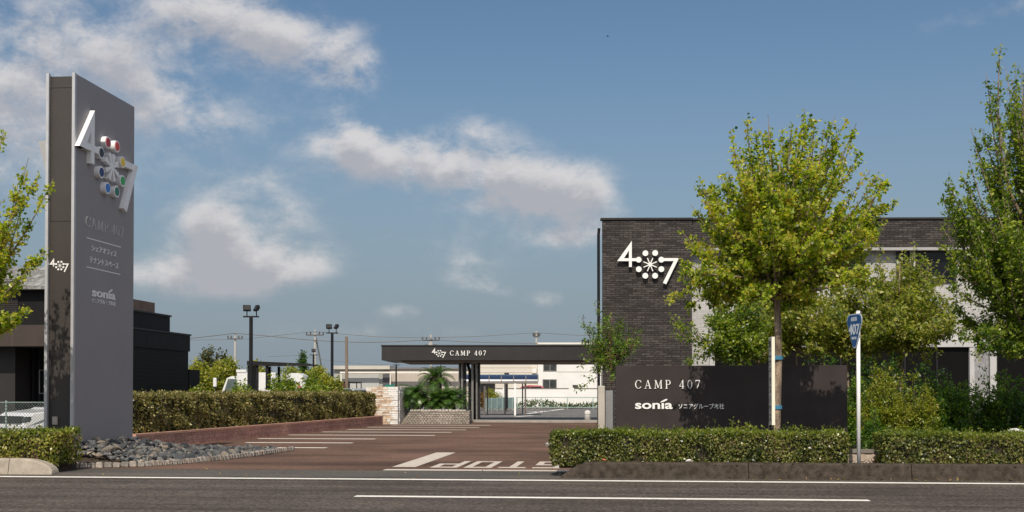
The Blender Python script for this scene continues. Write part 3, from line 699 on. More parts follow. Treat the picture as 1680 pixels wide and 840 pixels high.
# ================================================================== FOLIAGE
def norm(a): return a / np.maximum(np.linalg.norm(a, axis=-1, keepdims=True), 1e-9)
def leaf_quads(P, size, rng, droop=0.15, upn=0.6, aspect=0.55, D=None, NB=None):
    """folded diamond leaves at points P"""
    n = len(P); a = rng.normal(size=(n, 3)); 
    if D is not None: a = a * .8 + D * 1.2
    a[:, 2] -= droop; a = norm(a)
    nn = rng.normal(size=(n, 3)) * .8; nn[:, 2] += upn
    if NB is not None: nn = nn + NB
    nn = nn - a * (nn * a).sum(1, keepdims=True); nn = norm(nn)
    s = np.cross(a, nn); L_ = (size * rng.uniform(.5, 1.5, n))[:, None]; Wd = L_ * aspect * .5
    m = P + a * L_ * .45 + nn * L_ * .10
    return np.stack([P, m + s * Wd, P + a * L_, m - s * Wd], 1)
def bez(a, b, c, t): return a * (1 - t) ** 2 + b * (2 * t * (1 - t)) + c * t ** 2
def make_tree(name, label, cat, base, fork, top, tips, leaf_mat, leaf, per_tip, trunk_r, seed, spread=0.16, group=None, trunk_top=None, lean=(0, 0), arch=0.5, bark=None, droop=0.15, aspect=0.55, twig_len=0.5, start=(0.0, 0.5), upn=.6):
    """trunk, limbs that arch out to each tip, twigs on the limbs, leaves along the twigs"""
    rng = np.random.default_rng(seed); base = np.array(base, float)
    root = thing(name, label, cat, Vector(base), 0, group)
    lead = np.array([base[0] + lean[0], base[1] + lean[1], top]); fk = base + (lead - base) * ((fork - base[2]) / (top - base[2]))
    mb = MB(); K = 9; pts = []
    for i in range(K + 1):
        t = i / K; p = base + (lead - base) * t; w = .03 * math.sin(t * 9 + seed) * (1 if 0 < i < K else 0) * min(1, trunk_r * 10); pts.append(Vector((p[0] + w, p[1], p[2])))
    mb.tube(pts, [trunk_r * (1.12 - .12 * i) if i < 2 else max(.008, trunk_r * (1.0 - .88 * (i / K) ** .9)) for i in range(K + 1)], 9)
    Lq = []
    for tip in tips:
        tip = np.array(tip, float)
        f0 = rng.uniform(*start); zs = fork + max(0.0, (tip[2] - fork)) * f0
        if tip[2] < fork + .4: zs = fork + rng.uniform(-.05, .5)
        zs = min(zs, top * .93)
        S = base + (lead - base) * ((zs - base[2]) / (top - base[2]))
        h = tip - S; hor = np.array([h[0], h[1], 0.0]); ln_ = np.linalg.norm(h)
        C_ = S + hor * (.55 + .1 * rng.normal()) + np.array([0, 0, 1]) * (h[2] * (1 - arch) * .6 + .12 * ln_ * (.3 if h[2] > 0 else 1.2)) + rng.normal(size=3) * .05 * ln_
        n = 7; bp = [bez(S, C_, tip, i / n) for i in range(n + 1)]
        rb = min(trunk_r * .42, .012 + .012 * ln_)
        mb.tube([Vector(p) for p in bp], [max(.004, rb * (1 - .9 * i / n)) for i in range(n + 1)], 5, False)
        # leaf clusters along the limb, closing to a spike at its tip, and along short side twigs
        CL = 6; ncl = max(3, int(per_tip * .42 / CL)); t = np.repeat(rng.uniform(.34, 1.0, ncl), CL)
        cen = np.array([bez(S, C_, tip, x) for x in t[::CL]]); cen = cen + rng.normal(size=cen.shape) * ((spread * (1.15 - t[::CL]) * 1.1 + .012)[:, None])
        Lq.append(np.repeat(cen, CL, 0) + rng.normal(size=(ncl * CL, 3)) * leaf * .55)
        ntw = max(5, int(ln_ * 4.5)); each = max(6, int(per_tip * .58 / ntw))
        for _ in range(ntw):
            x = rng.uniform(.3, .96); p0 = bez(S, C_, tip, x); tg = norm(bez(S, C_, tip, min(1, x + .05)) - bez(S, C_, tip, x - .05))
            d = norm(tg * .95 + rng.normal(size=3) * .5 + np.array([0, 0, .28])); l_ = twig_len * rng.uniform(.5, 1.2) * (1.25 - x)
            p1 = p0 + d * l_
            mb.tube([Vector(p0), Vector(p0 + d * l_ * .5), Vector(p1)], [.008, .006, .003], 3, False)
            k_ = max(2, each // 4); u = np.repeat(rng.uniform(.1, 1.05, k_), 4)[:, None]
            Lq.append(p0 + d * l_ * u + rng.normal(size=(k_ * 4, 3)) * (leaf * .5 + spread * .10))
    mb.build("trunk", bark or BARK, root, True, smooth=True)
    P_ = np.concatenate(Lq)
    out = norm(P_ - np.array([fk[0], fk[1], fork]))
    quads("crown", leaf_quads(P_, leaf, rng, droop, upn, aspect, out * .35, out * np.array([1.0, 1.0, .6])), leaf_mat, root)
    return root
def envelope(rng, base, n, prof, inner=.35, sx=1.0, sy=1.0):
    """tips spread through a crown; prof is a list of (height, radius)"""
    hs = np.array([p[0] for p in prof]); rs_ = np.array([p[1] for p in prof]); out = []
    while len(out) < n:
        h = rng.uniform(hs[0], hs[-1]); r = np.interp(h, hs, rs_)
        if rng.uniform() > (r / rs_.max()) ** 1.2 + .08: continue
        k = math.sqrt(rng.uniform(inner ** 2, 1.0)); a = rng.uniform(0, 2 * math.pi)
        out.append((base[0] + math.cos(a) * r * k * sx, base[1] + math.sin(a) * r * k * sy, h))
    return out
L_MAPLE = M_leaf("maple leaf", [(0.050, 0.090, 0.010), (0.165, 0.240, 0.022), (0.280, 0.345, 0.034), (0.450, 0.470, 0.070), (0.37, 0.30, 0.05)], .42, .36)
L_ELM = M_leaf("zelkova leaf", [(0.032, 0.072, 0.012), (0.110, 0.180, 0.020), (0.190, 0.255, 0.030), (0.33, 0.36, 0.052)], .38, .36)
L_YEL = M_leaf("yellowing leaf", [(0.060, 0.100, 0.016), (0.16, 0.205, 0.028), (0.26, 0.285, 0.044), (0.40, 0.38, 0.09)], .42, .36)
L_BUSH = M_leaf("bush leaf", [(0.022, 0.065, 0.010), (0.070, 0.155, 0.018), (0.130, 0.225, 0.026), (0.25, 0.32, 0.042)], .36, .36)
L_OLIVE = M_leaf("olive bush leaf", [(0.070, 0.105, 0.014), (0.170, 0.220, 0.022), (0.27, 0.31, 0.035), (0.36, 0.32, 0.06)], .36, .38)
L_DARK = M_leaf("dark leaf", [(0.014, 0.042, 0.010), (0.045, 0.105, 0.016), (0.09, 0.175, 0.024)], .30, .36)
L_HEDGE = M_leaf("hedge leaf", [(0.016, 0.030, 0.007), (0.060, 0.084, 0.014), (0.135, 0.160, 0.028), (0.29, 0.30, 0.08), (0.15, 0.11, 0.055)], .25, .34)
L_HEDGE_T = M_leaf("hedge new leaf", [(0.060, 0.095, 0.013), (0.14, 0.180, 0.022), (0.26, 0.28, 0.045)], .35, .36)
L_LONGH = M_leaf("planter hedge leaf", [(0.028, 0.036, 0.012), (0.105, 0.110, 0.026), (0.21, 0.195, 0.050), (0.38, 0.33, 0.12), (0.19, 0.14, 0.07)], .22, .34)
L_FAR = M_leaf("far tree leaf", [(0.075, 0.110, 0.012), (0.175, 0.210, 0.020), (0.27, 0.28, 0.030), (0.37, 0.34, 0.05)], .32)
L_FARD = M_leaf("far dark leaf", [(0.030, 0.045, 0.012), (0.065, 0.075, 0.016), (0.11, 0.105, 0.024)], .28)

# ---- the street maple in front of the sign wall
D1 = 22.6; tb = at(1271, 712, D1); tb.z = .2
rng = np.random.default_rng(3)
spk = [at(x, y, D1 + rng.uniform(-.7, .9)) for x, y in ((1198, 213), (1226, 196), (1252, 225), (1283, 208), (1306, 232), (1334, 199), (1366, 198), (1399, 213), (1405, 262), (1432, 300), (1447, 312), (1460, 343), (1440, 370), (1148, 288), (1160, 320), (1133, 335),
        (1112, 372), (1130, 400), (1180, 282), (1094, 498), (1112, 455), (1128, 510), (1122, 430), (1425, 395), (1390, 430), (1170, 500), (1335, 490), (1213, 240), (1240, 212), (1262, 205), (1318, 212), (1350, 215), (1382, 210), (1390, 245), (1420, 290), (1170, 305), (1145, 355), (1200, 255))]
prof = [(3.05, 1.3), (3.5, 1.75), (4.2, 1.85), (4.9, 1.6), (5.35, 1.1), (5.65, .7), (5.95, .35)]
def shoots(rng, base, n, prof, sx=1.0, lo=.35, up=(.15, .55)):
    """upright leading shoots that stand out of the crown"""
    hs = np.array([p[0] for p in prof]); rs_ = np.array([p[1] for p in prof]); out = []
    for _ in range(n):
        h = rng.uniform(hs[0] + lo * (hs[-1] - hs[0]), hs[-1]); r = np.interp(h, hs, rs_) * rng.uniform(.75, 1.1); a = rng.uniform(0, 2 * math.pi)
        out.append((base[0] + math.cos(a) * r * sx, base[1] + math.sin(a) * r, h + rng.uniform(*up)))
    return out
tips = [tuple(p) for p in spk] + envelope(rng, (at(1285, 400, D1).x, tb.y), 96, prof, .3, 1.0, .95) + shoots(rng, (at(1285, 400, D1).x, tb.y), 54, prof, 1.0, .25, (.25, .85))
xc_ = at(1285, 400, D1).x
tips = [(xc_ + (x - xc_) * .965, y - .5 * (x - xc_), z) if x > xc_ else (x, y, z) for x, y, z in tips]   # right side of crown pulled roadward, shaped to move its shadow on the wall
make_tree("maple_tree", "yellow green street maple behind the hedge before the dark sign wall", "tree", tb, at(1275, 492, D1).z, 5.7, tips, L_MAPLE, .062, 370, .115, 11, spread=.075, lean=(.12, .1), aspect=.85, twig_len=.42, arch=.72)
for o in bpy.data.objects["maple_tree"].children: pass
BAND = M("blue tape", (0.05, 0.20, 0.34), .5, .08, 6)
mt = bpy.data.objects["maple_tree"]
for yy in (587, 668):
    p_ = at(1275, yy, D1); q_ = tb + (Vector((tb.x + .12, tb.y + .1, 5.7)) - tb) * ((p_.z - tb.z) / (5.7 - tb.z))
    MB().tube([(q_.x, q_.y, p_.z - .035), (q_.x, q_.y, p_.z + .035)], .118, 14).build("tape_band", BAND, mt, True, smooth=False)

# ---- the tall zelkova at the right edge
D2 = 24.0; zb2 = at(1700, 712, D2); zb2.z = .2
spk = [at(x, y, D2 + rng.uniform(-.8, .8)) for x, y in ((1641, 76), (1650, 110), (1618, 120), (1624, 155), (1660, 130), (1592, 208), (1600, 240), (1676, 112), (1547, 322), (1560, 345), (1556, 300), (1575, 330), (1580, 290), (1548, 402), (1552, 430), (1570, 380), (1562, 470), (1566, 500), (1590, 530), (1575, 560), (1600, 585), (1610, 270), (1640, 560), (1660, 590), (1545, 372), (1610, 210), (1640, 190), (1590, 262), (1668, 170))]
prof = [(2.0, 1.25), (3.4, 1.75), (4.8, 1.62), (5.8, 1.15), (6.6, .8), (7.3, .45), (7.8, .25)]
tips = [tuple(p) for p in spk] + envelope(rng, (zb2.x, zb2.y), 110, prof, .25) + shoots(rng, (zb2.x, zb2.y), 34, prof, 1.0, .2, (.1, .45))
make_tree("zelkova_tree", "tall upright green tree at the right edge behind the short hedge", "tree", zb2, 2.4, 7.7, tips, L_ELM, .070, 470, .12, 21, spread=.09, aspect=.55, twig_len=.5, arch=.7)

# ---- the tree at the left edge, its branches reaching over the pylon
D3 = 21.8; lb = at(-95, 712, D3); lb.z = .2
spk = [at(x, y, D3 + rng.uniform(-.4, .4)) for x, y in ((88, 292), (72, 412), (50, 508), (47, 258), (6, 212), (30, 300), (64, 290), (20, 380), (25, 430), (10, 470), (2, 330), (15, 350), (40, 320), (0, 420), (12, 400), (-10, 250), (-30, 200), (-15, 500), (0, 525), (28, 525), (-20, 540))]
prof = [(2.2, 1.0), (3.2, 1.45), (4.3, 1.45), (5.3, 1.05), (6.3, .5)]
tips = [tuple(p) for p in spk] + envelope(rng, (lb.x, lb.y), 80, prof, .1) + envelope(rng, (lb.x - .35, lb.y + .1), 60, [(2.6, .9), (3.6, 1.1), (5.0, 1.0), (6.0, .5)], .1)
make_tree("maple_tree", "street maple at the left edge with branches crossing the pylon", "tree", lb, 2.2, 6.0, tips, L_MAPLE, .066, 420, .09, 33, spread=.075, aspect=.8, twig_len=.3, arch=.65)

# ---- young trees between the sign wall and the building
def small_tree(name, label, px, d, pyb, pyt, wpx, mat, n, leaf, per, seed, fork_px, trunk_r=.05, extra=(), group=None, **k):
    b_ = at(px, pyb, d); b_.z = .06; t_ = at(px, pyt, d).z; f_ = at(px, fork_px, d).z; w_ = wpx / F * d / 2; r_ = np.random.default_rng(seed)
    prof_ = [(f_ - .1, w_ * .55), (f_ + (t_ - f_) * .3, w_), (f_ + (t_ - f_) * .65, w_ * .85), (t_, w_ * .25)]
    tp_ = envelope(r_, (b_.x, b_.y), n, prof_, .2) + [tuple(at(x, y, d)) for x, y in extra]
    return make_tree(name, label, "tree", b_, max(f_, .4), t_ - .2, tp_, mat, leaf, per, trunk_r, seed, group=group, **k)
small_tree("young_tree", "yellowing broad tree hanging over the building's upper window", 1478, 30, 700, 415, 230, L_YEL, 112, .09, 190, 41, 575, .07, extra=((1555, 440), (1560, 492), (1530, 425), (1500, 402), (1400, 440), (1545, 550), (1440, 400), (1480, 415), (1520, 590), (1420, 600), (1470, 610)), spread=.13, droop=.5, twig_len=.6)
small_tree("young_tree", "green tree behind the sign wall under the maple's left side", 1212, 29, 700, 455, 128, L_ELM, 72, .080, 190, 42, 590, .045, spread=.10, extra=((1100, 520), (1122, 562), (1130, 594), (1165, 575), (1105, 545)), droop=.4)
small_tree("young_tree", "slender tree behind the sign wall right of the maple trunk", 1308, 30, 700, 430, 190, L_YEL, 84, .085, 150, 43, 575, .05, spread=.10)
small_tree("young_tree", "green tree behind the sign wall's right end", 1392, 31, 700, 445, 180, L_YEL, 80, .085, 160, 44, 580, .05, spread=.10)
small_tree("young_tree", "low branching tree behind the sign wall left of the maple trunk", 1245, 32.5, 700, 450, 170, L_ELM, 72, .085, 150, 46, 590, .045, spread=.10)
small_tree("young_tree", "thin reddish twigged tree behind the concrete gate post", 1003, 29, 705, 500, 100, L_BUSH, 46, .06, 95, 45, 612, .03, extra=((952, 600), (958, 560), (955, 520), (975, 495), (1050, 565), (1045, 530), (950, 640), (1052, 545)), spread=.08, aspect=.5, twig_len=.4, arch=.3, bark=M("reddish twig", (.13, .08, .05), .9, .2, 8))
# ---- shrubs right of the sign wall
def shrub(label, px, d, pyb, pyt, wpx, mat, n, leaf, per, seed, name="shrub", dep=.7, group=None, **k):
    b_ = at(px, pyb, d); b_.z = .1; t_ = at(px, pyt, d).z; w_ = wpx / F * d / 2; r_ = np.random.default_rng(seed)
    prof_ = [(.3, w_ * .75), (t_ * .45, w_), (t_ * .8, w_ * .75), (t_, w_ * .3)]
    tp_ = envelope(r_, (b_.x, b_.y), int(n * 1.25), prof_, .15, 1.0, dep)
    return make_tree(name, label, "shrub", b_, .2, t_ * .75, tp_, mat, leaf, int(per * 1.5), .022, seed, start=(0.0, .3), bark=TWIG, group=group, **k)
shrub("tall feathery olive shrub just right of the white sign pole", 1452, 26.0, 745, 590, 110, L_OLIVE, 66, .055, 120, 51, spread=.10, aspect=.45, twig_len=.35)
shrub("bushy mid green shrub left of the white sign pole", 1412, 27.0, 745, 610, 80, L_BUSH, 44, .06, 105, 52, spread=.11, twig_len=.35)
shrub("yellow green shrub between two darker shrubs under the window", 1500, 25.6, 745, 600, 90, L_OLIVE, 50, .055, 120, 53, spread=.10, aspect=.45, twig_len=.35)
shrub("dark green shrub in front of the shop window", 1560, 26.0, 745, 618, 120, L_BUSH, 64, .06, 110, 54, spread=.11, twig_len=.35)
shrub("dark spreading shrub below the grey wall panel at right", 1640, 26.2, 745, 590, 130, L_BUSH, 66, .065, 110, 55, spread=.11, twig_len=.4)
shrub("dark low shrub at the right edge of the picture", 1710, 25.6, 745, 600, 120, L_DARK, 50, .07, 100, 56, spread=.11, twig_len=.4)
shrub("low bright shrub at the foot of the sign wall's right end", 1432, 24.6, 750, 668, 74, L_BUSH, 34, .05, 90, 57, spread=.09, twig_len=.25)
shrub("wispy bright green shrub behind the sign wall", 1225, 27.0, 700, 580, 60, L_BUSH, 22, .06, 80, 58, spread=.09, twig_len=.3)

# ---- clipped hedges
def hedge(label, a, b, depth, z0, z1, mat, mat_top, leaf, dens, seed, inner=None, wob=.05, cat="hedge", front_gap=0.0, top_share=.25, ends=True):
    """a clipped hedge from a to b (front bottom edge), depth behind it"""
    rng = np.random.default_rng(seed); a = Vector((a[0], a[1], 0)); b = Vector((b[0], b[1], 0)); d = (b - a); ln_ = d.length; d.normalize(); q = Vector((-d.y, d.x, 0))
    root = thing("hedge", label, cat, a)
    D_, Q_, A_ = np.array(d), np.array(q), np.array(a); h = z1 - z0
    nf, ntp, ne = int(ln_ * h * dens), int(ln_ * depth * dens * .85), int(depth * h * dens * .8) if ends else 0
    def wobble(s_, t_): return wob * (np.sin(s_ * 3.1 + seed) * .5 + np.sin(s_ * 7.3 + t_ * 5) * .35 + np.sin(t_ * 9 + s_ * 2) * .3 + np.sin(s_ * 15.7 + 2 * t_) * .25)
    s_ = rng.uniform(0, ln_, nf); z_ = z0 + h * rng.uniform(0, 1, nf); dep = np.abs(rng.normal(0, .05, nf)) + wobble(s_, z_) + .05 * ((z_ - z0) / h) ** 6
    Pf = A_ + D_ * s_[:, None] + Q_ * dep[:, None]; Pf[:, 2] = z_
    s2 = rng.uniform(0, ln_, ntp); t2 = rng.uniform(0.02, depth, ntp)
    Pt = A_ + D_ * s2[:, None] + Q_ * t2[:, None]; Pt[:, 2] = z1 - np.abs(rng.normal(0, .04, ntp)) + wobble(s2, t2) * .8 + (rng.uniform(0, 1, ntp) > .985) * .07
    Pe = []
    if ne:
        for e, sg in ((0, 1), (ln_, -1)):
            t3 = rng.uniform(0, depth, ne); z3 = z0 + h * rng.uniform(0, 1, ne); x3 = e + sg * (np.abs(rng.normal(0, .05, ne)) + wobble(t3, z3))
            p3 = A_ + D_ * x3[:, None] + Q_ * t3[:, None]; p3[:, 2] = z3; Pe.append(p3)
    keep = (np.sin(Pf[:, 0] * 5.1 + seed) + np.sin(Pf[:, 0] * 11.3 + Pf[:, 2] * 8) + np.sin(Pf[:, 2] * 14 + Pf[:, 0] * 3.7) + rng.normal(0, .8, nf)) > -1.55; Pf = Pf[keep]
    ns = int(ln_ * 9); sh = []
    for _ in range(ns):
        s0 = rng.uniform(.05, ln_ - .05); t0 = rng.uniform(0.0, depth); hh = rng.uniform(.04, .16) * (1.6 if rng.uniform() > .9 else 1); k_ = int(5 + hh * 40)
        u = rng.uniform(0, 1, k_)[:, None]; dr = np.array([rng.normal(0, .35), rng.normal(0, .35), 1.0]); p0 = A_ + D_ * s0 + Q_ * t0; p0[2] = z1 - .03
        sh.append(p0 + dr * hh * u + rng.normal(size=(k_, 3)) * .012)
    Pt = np.concatenate([Pt] + sh)
    nb = nf // 3; s4 = rng.uniform(0, ln_, nb); z4 = z0 + h * rng.uniform(0, 1, nb); Pb = A_ + D_ * s4[:, None] + Q_ * (depth - np.abs(rng.normal(0, .05, nb)))[:, None]; Pb[:, 2] = z4
    side = np.concatenate([Pf, Pb] + Pe)
    o1 = leaf_quads(side, leaf, rng, .1, .3, .62, None, np.concatenate([np.tile(-Q_ * 1.2, (len(Pf), 1)), np.tile(Q_ * 1.2, (len(Pb), 1))] + ([np.tile(-D_ * 1.2, (ne, 1)), np.tile(D_ * 1.2, (ne, 1))] if ne else [])))
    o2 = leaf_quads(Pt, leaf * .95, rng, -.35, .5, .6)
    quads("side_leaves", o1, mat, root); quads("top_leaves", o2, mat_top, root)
    mb = MB(); m_ = .11; ca_, cb_ = a + d * m_ + q * m_, b - d * m_ + q * m_; cz0, cz1 = max(.02, z0 - .05), z1 - .10
    cs = [ca_, cb_, cb_ + q * (depth - 2 * m_), ca_ + q * (depth - 2 * m_)]
    mb.add([(p.x, p.y, cz0) for p in cs] + [(p.x, p.y, cz1) for p in cs], [(0, 3, 2, 1), (4, 5, 6, 7), (0, 1, 5, 4), (1, 2, 6, 5), (2, 3, 7, 6), (3, 0, 4, 7)])
    mb.build("inner_twigs", inner or M("hedge inner twigs", (.020, .020, .010), .95, col2=(.045, .035, .02), scale=20), root, True)
    return root
HY = 21.05
ha, hb_ = onY(906, 757, HY), onY(1391, 757, HY)
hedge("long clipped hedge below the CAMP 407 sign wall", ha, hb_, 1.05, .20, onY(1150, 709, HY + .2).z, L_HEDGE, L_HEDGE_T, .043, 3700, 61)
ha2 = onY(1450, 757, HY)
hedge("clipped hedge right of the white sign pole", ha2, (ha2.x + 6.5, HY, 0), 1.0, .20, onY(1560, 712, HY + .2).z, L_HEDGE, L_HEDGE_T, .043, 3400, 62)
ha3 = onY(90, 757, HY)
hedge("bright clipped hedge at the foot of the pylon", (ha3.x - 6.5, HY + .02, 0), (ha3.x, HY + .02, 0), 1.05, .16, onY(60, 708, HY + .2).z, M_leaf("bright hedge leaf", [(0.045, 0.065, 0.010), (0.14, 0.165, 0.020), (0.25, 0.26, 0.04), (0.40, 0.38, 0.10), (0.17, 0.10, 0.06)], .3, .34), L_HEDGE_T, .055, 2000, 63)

# ---- brick planter with the long hedge
PBK = M_brick("planter brick", (0.40, 0.205, 0.155), (0.48, 0.27, 0.21), (0.28, 0.17, 0.135), 0.40, 0.13, 0.008, 0.3, axes='YZ', grime=.2)
PCAP = M("planter cap", (0.42, 0.22, 0.16), .8, col2=(.52, .31, .23), scale=5)
pa, pb2 = G(222, 739), G(628, 697.5); pd = (pb2 - pa); pd.z = 0; plen = pd.length; pd.normalize(); pq = Vector((-pd.y, pd.x, 0)); ph = .40
pt_ = thing("brick_planter", "long low pink brick planter wall holding the tall hedge", "planter", pa)
def along(mb, s0, s1, q0, q1, z0, z1):
    p = [pa + pd * s0 + pq * q0, pa + pd * s1 + pq * q0, pa + pd * s1 + pq * q1, pa + pd * s0 + pq * q1]
    return mb.add([(v_.x, v_.y, z0) for v_ in p] + [(v_.x, v_.y, z1) for v_ in p], [(0, 3, 2, 1), (4, 5, 6, 7), (0, 1, 5, 4), (1, 2, 6, 5), (2, 3, 7, 6), (3, 0, 4, 7)])
mb = MB(); along(mb, 0, plen, 0, .16, 0, ph - .06); along(mb, 0, .16, .162, 1.5, 0, ph - .06); mb.build("wall", PBK, pt_, True)
mb = MB(); n_ = 44
for i in range(n_): along(mb, -.02 + plen * i / n_, plen * (i + 1) / n_ - .03, -.02, .19, ph - .058, ph)
along(mb, -.02, .18, .20, 1.5, ph - .058, ph); mb.build("cap", PCAP, pt_, True)
mb = MB(); along(mb, .17, plen, .17, 1.5, .02, ph - .09); mb.build("soil", soil, pt_, True)
h0 = pa + pd * .25 + pq * .25; h1 = pa + pd * (plen - .35) + pq * .25
hedge("long dark hedge growing in the pink brick planter", h0, h1, 1.15, ph - .05, 1.36, L_LONGH, L_LONGH, .066, 1450, 64, wob=.10)

# ================================================================== ROCK BED
bord = [G(105, 768), G(170, 768), G(238, 766), G(305, 761), G(370, 755), G(425, 748), G(480, 740)]
rockc = [(0.040, 0.044, 0.050), (0.072, 0.079, 0.088), (0.12, 0.125, 0.128), (0.18, 0.18, 0.172), (0.045, 0.052, 0.058), (0.095, 0.10, 0.102), (0.28, 0.235, 0.185), (0.03, 0.034, 0.04)]
ROCK = M_island("rough rock", rockc, .85, .7, 14, .35, per_object=True, nscale=7)
CHIP = M_island("rock chips", rockc, .85, .5, 14, .3)
def bed_h(x, y):
    """height of the rock mound: highest against the pylon"""
    dpy = max(0.0, x - PX); dy = max(0.0, YN - .15 - y); e = max(0, 1 - dpy / 1.9) ** .8
    return .06 + .36 * e * max(0.0, 1 - dy / 1.2) * max(0.0, 1 - max(0, y - YF + .4) / 2.8)
def border_x(y):
    for i in range(len(bord) - 1):
        if bord[i].y <= y <= bord[i + 1].y: 
            t = (y - bord[i].y) / max(1e-6, bord[i + 1].y - bord[i].y); return bord[i].x + (bord[i + 1].x - bord[i].x) * t
    return None
mb = MB(); gx = np.linspace(-12.7, -7.9, 25); gy = np.linspace(22.9, 31, 33)
vs = [(x, y, max(.012, bed_h(x, y) - .13 + .03 * math.sin(7 * x + 3 * y))) for y in gy for x in gx]; fs = []
def inside(x, y):
    if y < bord[0].y - .0 or y > bord[-1].y + .6: return False
    xb = border_x(min(y, bord[-1].y - .01))
    return xb is not None and x < xb - .05 and x > -12.7 and not (y > bord[-1].y - .3 and x > -8.9)
for j in range(32):
    for i in range(24):
        if inside(gx[i] + .15, gy[j] + .1): fs.append((j * 25 + i, j * 25 + i + 1, (j + 1) * 25 + i + 1, (j + 1) * 25 + i))
structure("rock_bed_soil", MB().add(vs, fs), soil, "dark soil under the rock bed", "soil")
def rock_mesh(seed):
    r_ = random.Random(seed); bm = bmesh.new()
    for _ in range(15):
        v_ = Vector((r_.gauss(0, 1), r_.gauss(0, 1), r_.gauss(0, 1))).normalized() * r_.uniform(.75, 1.1); bm.verts.new((v_.x * 1.15, v_.y * .85, v_.z * .62))
    res = bmesh.ops.convex_hull(bm, input=bm.verts)
    bmesh.ops.delete(bm, geom=[e for e in res['geom_interior'] if isinstance(e, bmesh.types.BMVert)], context='VERTS')
    bmesh.ops.bevel(bm, geom=list(bm.edges), offset=.06, segments=1, affect='EDGES', clamp_overlap=True)
    me = bpy.data.meshes.new("rock"); bm.to_mesh(me); bm.free(); me.materials.append(ROCK); return me
RM = [rock_mesh(100 + i) for i in range(9)]
rr = random.Random(5); placed = []; tries = 0
while len(placed) < 296 and tries < 60000:
    tries += 1; y = rr.uniform(23.2, 30.6); x = rr.uniform(-12.4, -8.0)
    if not inside(x, y): continue
    if x < PX + .06 and YN - .1 < y < YF + .1: continue
    if (x + 12.8) < 0: continue
    if pq.dot(Vector((x, y, 0)) - pa) > -.12: continue
    near = max(0, 1 - (y - 23) / 7.0); s = rr.uniform(.045, .105) + .080 * near * rr.random() ** 1.5
    if any((x - a_) ** 2 + (y - b_) ** 2 < ((s + c_) * .72) ** 2 for a_, b_, c_ in placed): continue
    placed.append((x, y, s))
for x, y, s in placed:
    o = bpy.data.objects.new("rock", RM[rr.randrange(9)]); COL.objects.link(o)
    o.location = (x, y, bed_h(x, y) + s * .22); o.rotation_euler = (rr.uniform(-.6, .6), rr.uniform(-.6, .6), rr.uniform(0, 6.28)); o.scale = (s, s * rr.uniform(.8, 1.2), s * rr.uniform(.8, 1.25))
    setp(o, "rough blue grey rock heaped in the bed at the pylon's foot", "rock", "rocks in the bed at the pylon's foot")
mb = MB()
for _ in range(4200):
    y = rr.uniform(23.0, 30.6); x = rr.uniform(-12.4, -8.0)
    if not inside(x, y) or (x < PX + .03 and YN - .05 < y < YF + .05) or pq.dot(Vector((x, y, 0)) - pa) > -.05: continue
    s = rr.uniform(.03, .075); c_ = Vector((x, y, bed_h(x, y) - .01)); e = Matrix.Rotation(rr.uniform(0, 6.28), 3, 'Z') @ Matrix.Rotation(rr.uniform(-.7, .7), 3, 'X')
    pts = [e @ Vector(v_) * s for v_ in ((1.2, 0, -.1), (.3, .9, 0), (-1, .5, .1), (-.8, -.7, 0), (.5, -.9, .05), (.1, .1, .8), (0, 0, -.7))]
    mb.add([c_ + p_ for p_ in pts], [(0, 1, 5), (1, 2, 5), (2, 3, 5), (3, 4, 5), (4, 0, 5), (1, 0, 6), (2, 1, 6), (3, 2, 6), (4, 3, 6), (0, 4, 6)])
structure("rubble", mb, CHIP, "small grey stone chips between the rocks", "gravel", kind='stuff')
# cobbled edging, stone by stone
COB = M_island("cobble granite", [(0.20, 0.18, 0.16), (0.30, 0.28, 0.25), (0.40, 0.36, 0.32), (0.33, 0.27, 0.22)], .85, .6, 40, .25, per_object=True, nscale=20)
def cob_mesh(seed):
    r_ = random.Random(seed); mb = MB(); j = lambda: r_.uniform(-.008, .008)
    b_ = [(sx * .062 + j(), sy * .05 + j(), z + j()) for z in (0, .105) for sx, sy in ((-1, -1), (1, -1), (1, 1), (-1, 1))]
    mb.add(b_, [(0, 3, 2, 1), (4, 5, 6, 7), (0, 1, 5, 4), (1, 2, 6, 5), (2, 3, 7, 6), (3, 0, 4, 7)])
    me = bpy.data.meshes.new("cobble"); me.from_pydata(mb.v, [], mb.f); bm = bmesh.new(); bm.from_mesh(me)
    bmesh.ops.bevel(bm, geom=list(bm.edges), offset=.016, segments=2, affect='EDGES'); bm.to_mesh(me); bm.free(); me.materials.append(COB); return me
CM = [cob_mesh(i) for i in range(5)]
tot = 0.0
for i in range(len(bord) - 1):
    a_, b_ = bord[i], bord[i + 1]; d_ = b_ - a_; l_ = d_.length; n_ = max(1, round(l_ / .145)); az_ = math.atan2(d_.y, d_.x)
    for k in range(n_):
        p_ = a_ + d_ * ((k + .5) / n_); o = bpy.data.objects.new("cobble", CM[rr.randrange(5)]); COL.objects.link(o)
        o.location = (p_.x, p_.y, .0); o.rotation_euler = (rr.uniform(-.05, .05), rr.uniform(-.05, .05), az_ + rr.uniform(-.06, .06)); o.scale = (l_ / n_ / .145, 1.1, rr.uniform(.95, 1.15))
        setp(o, "grey granite cobble edging the rock bed", "cobble", "cobbles edging the rock bed")

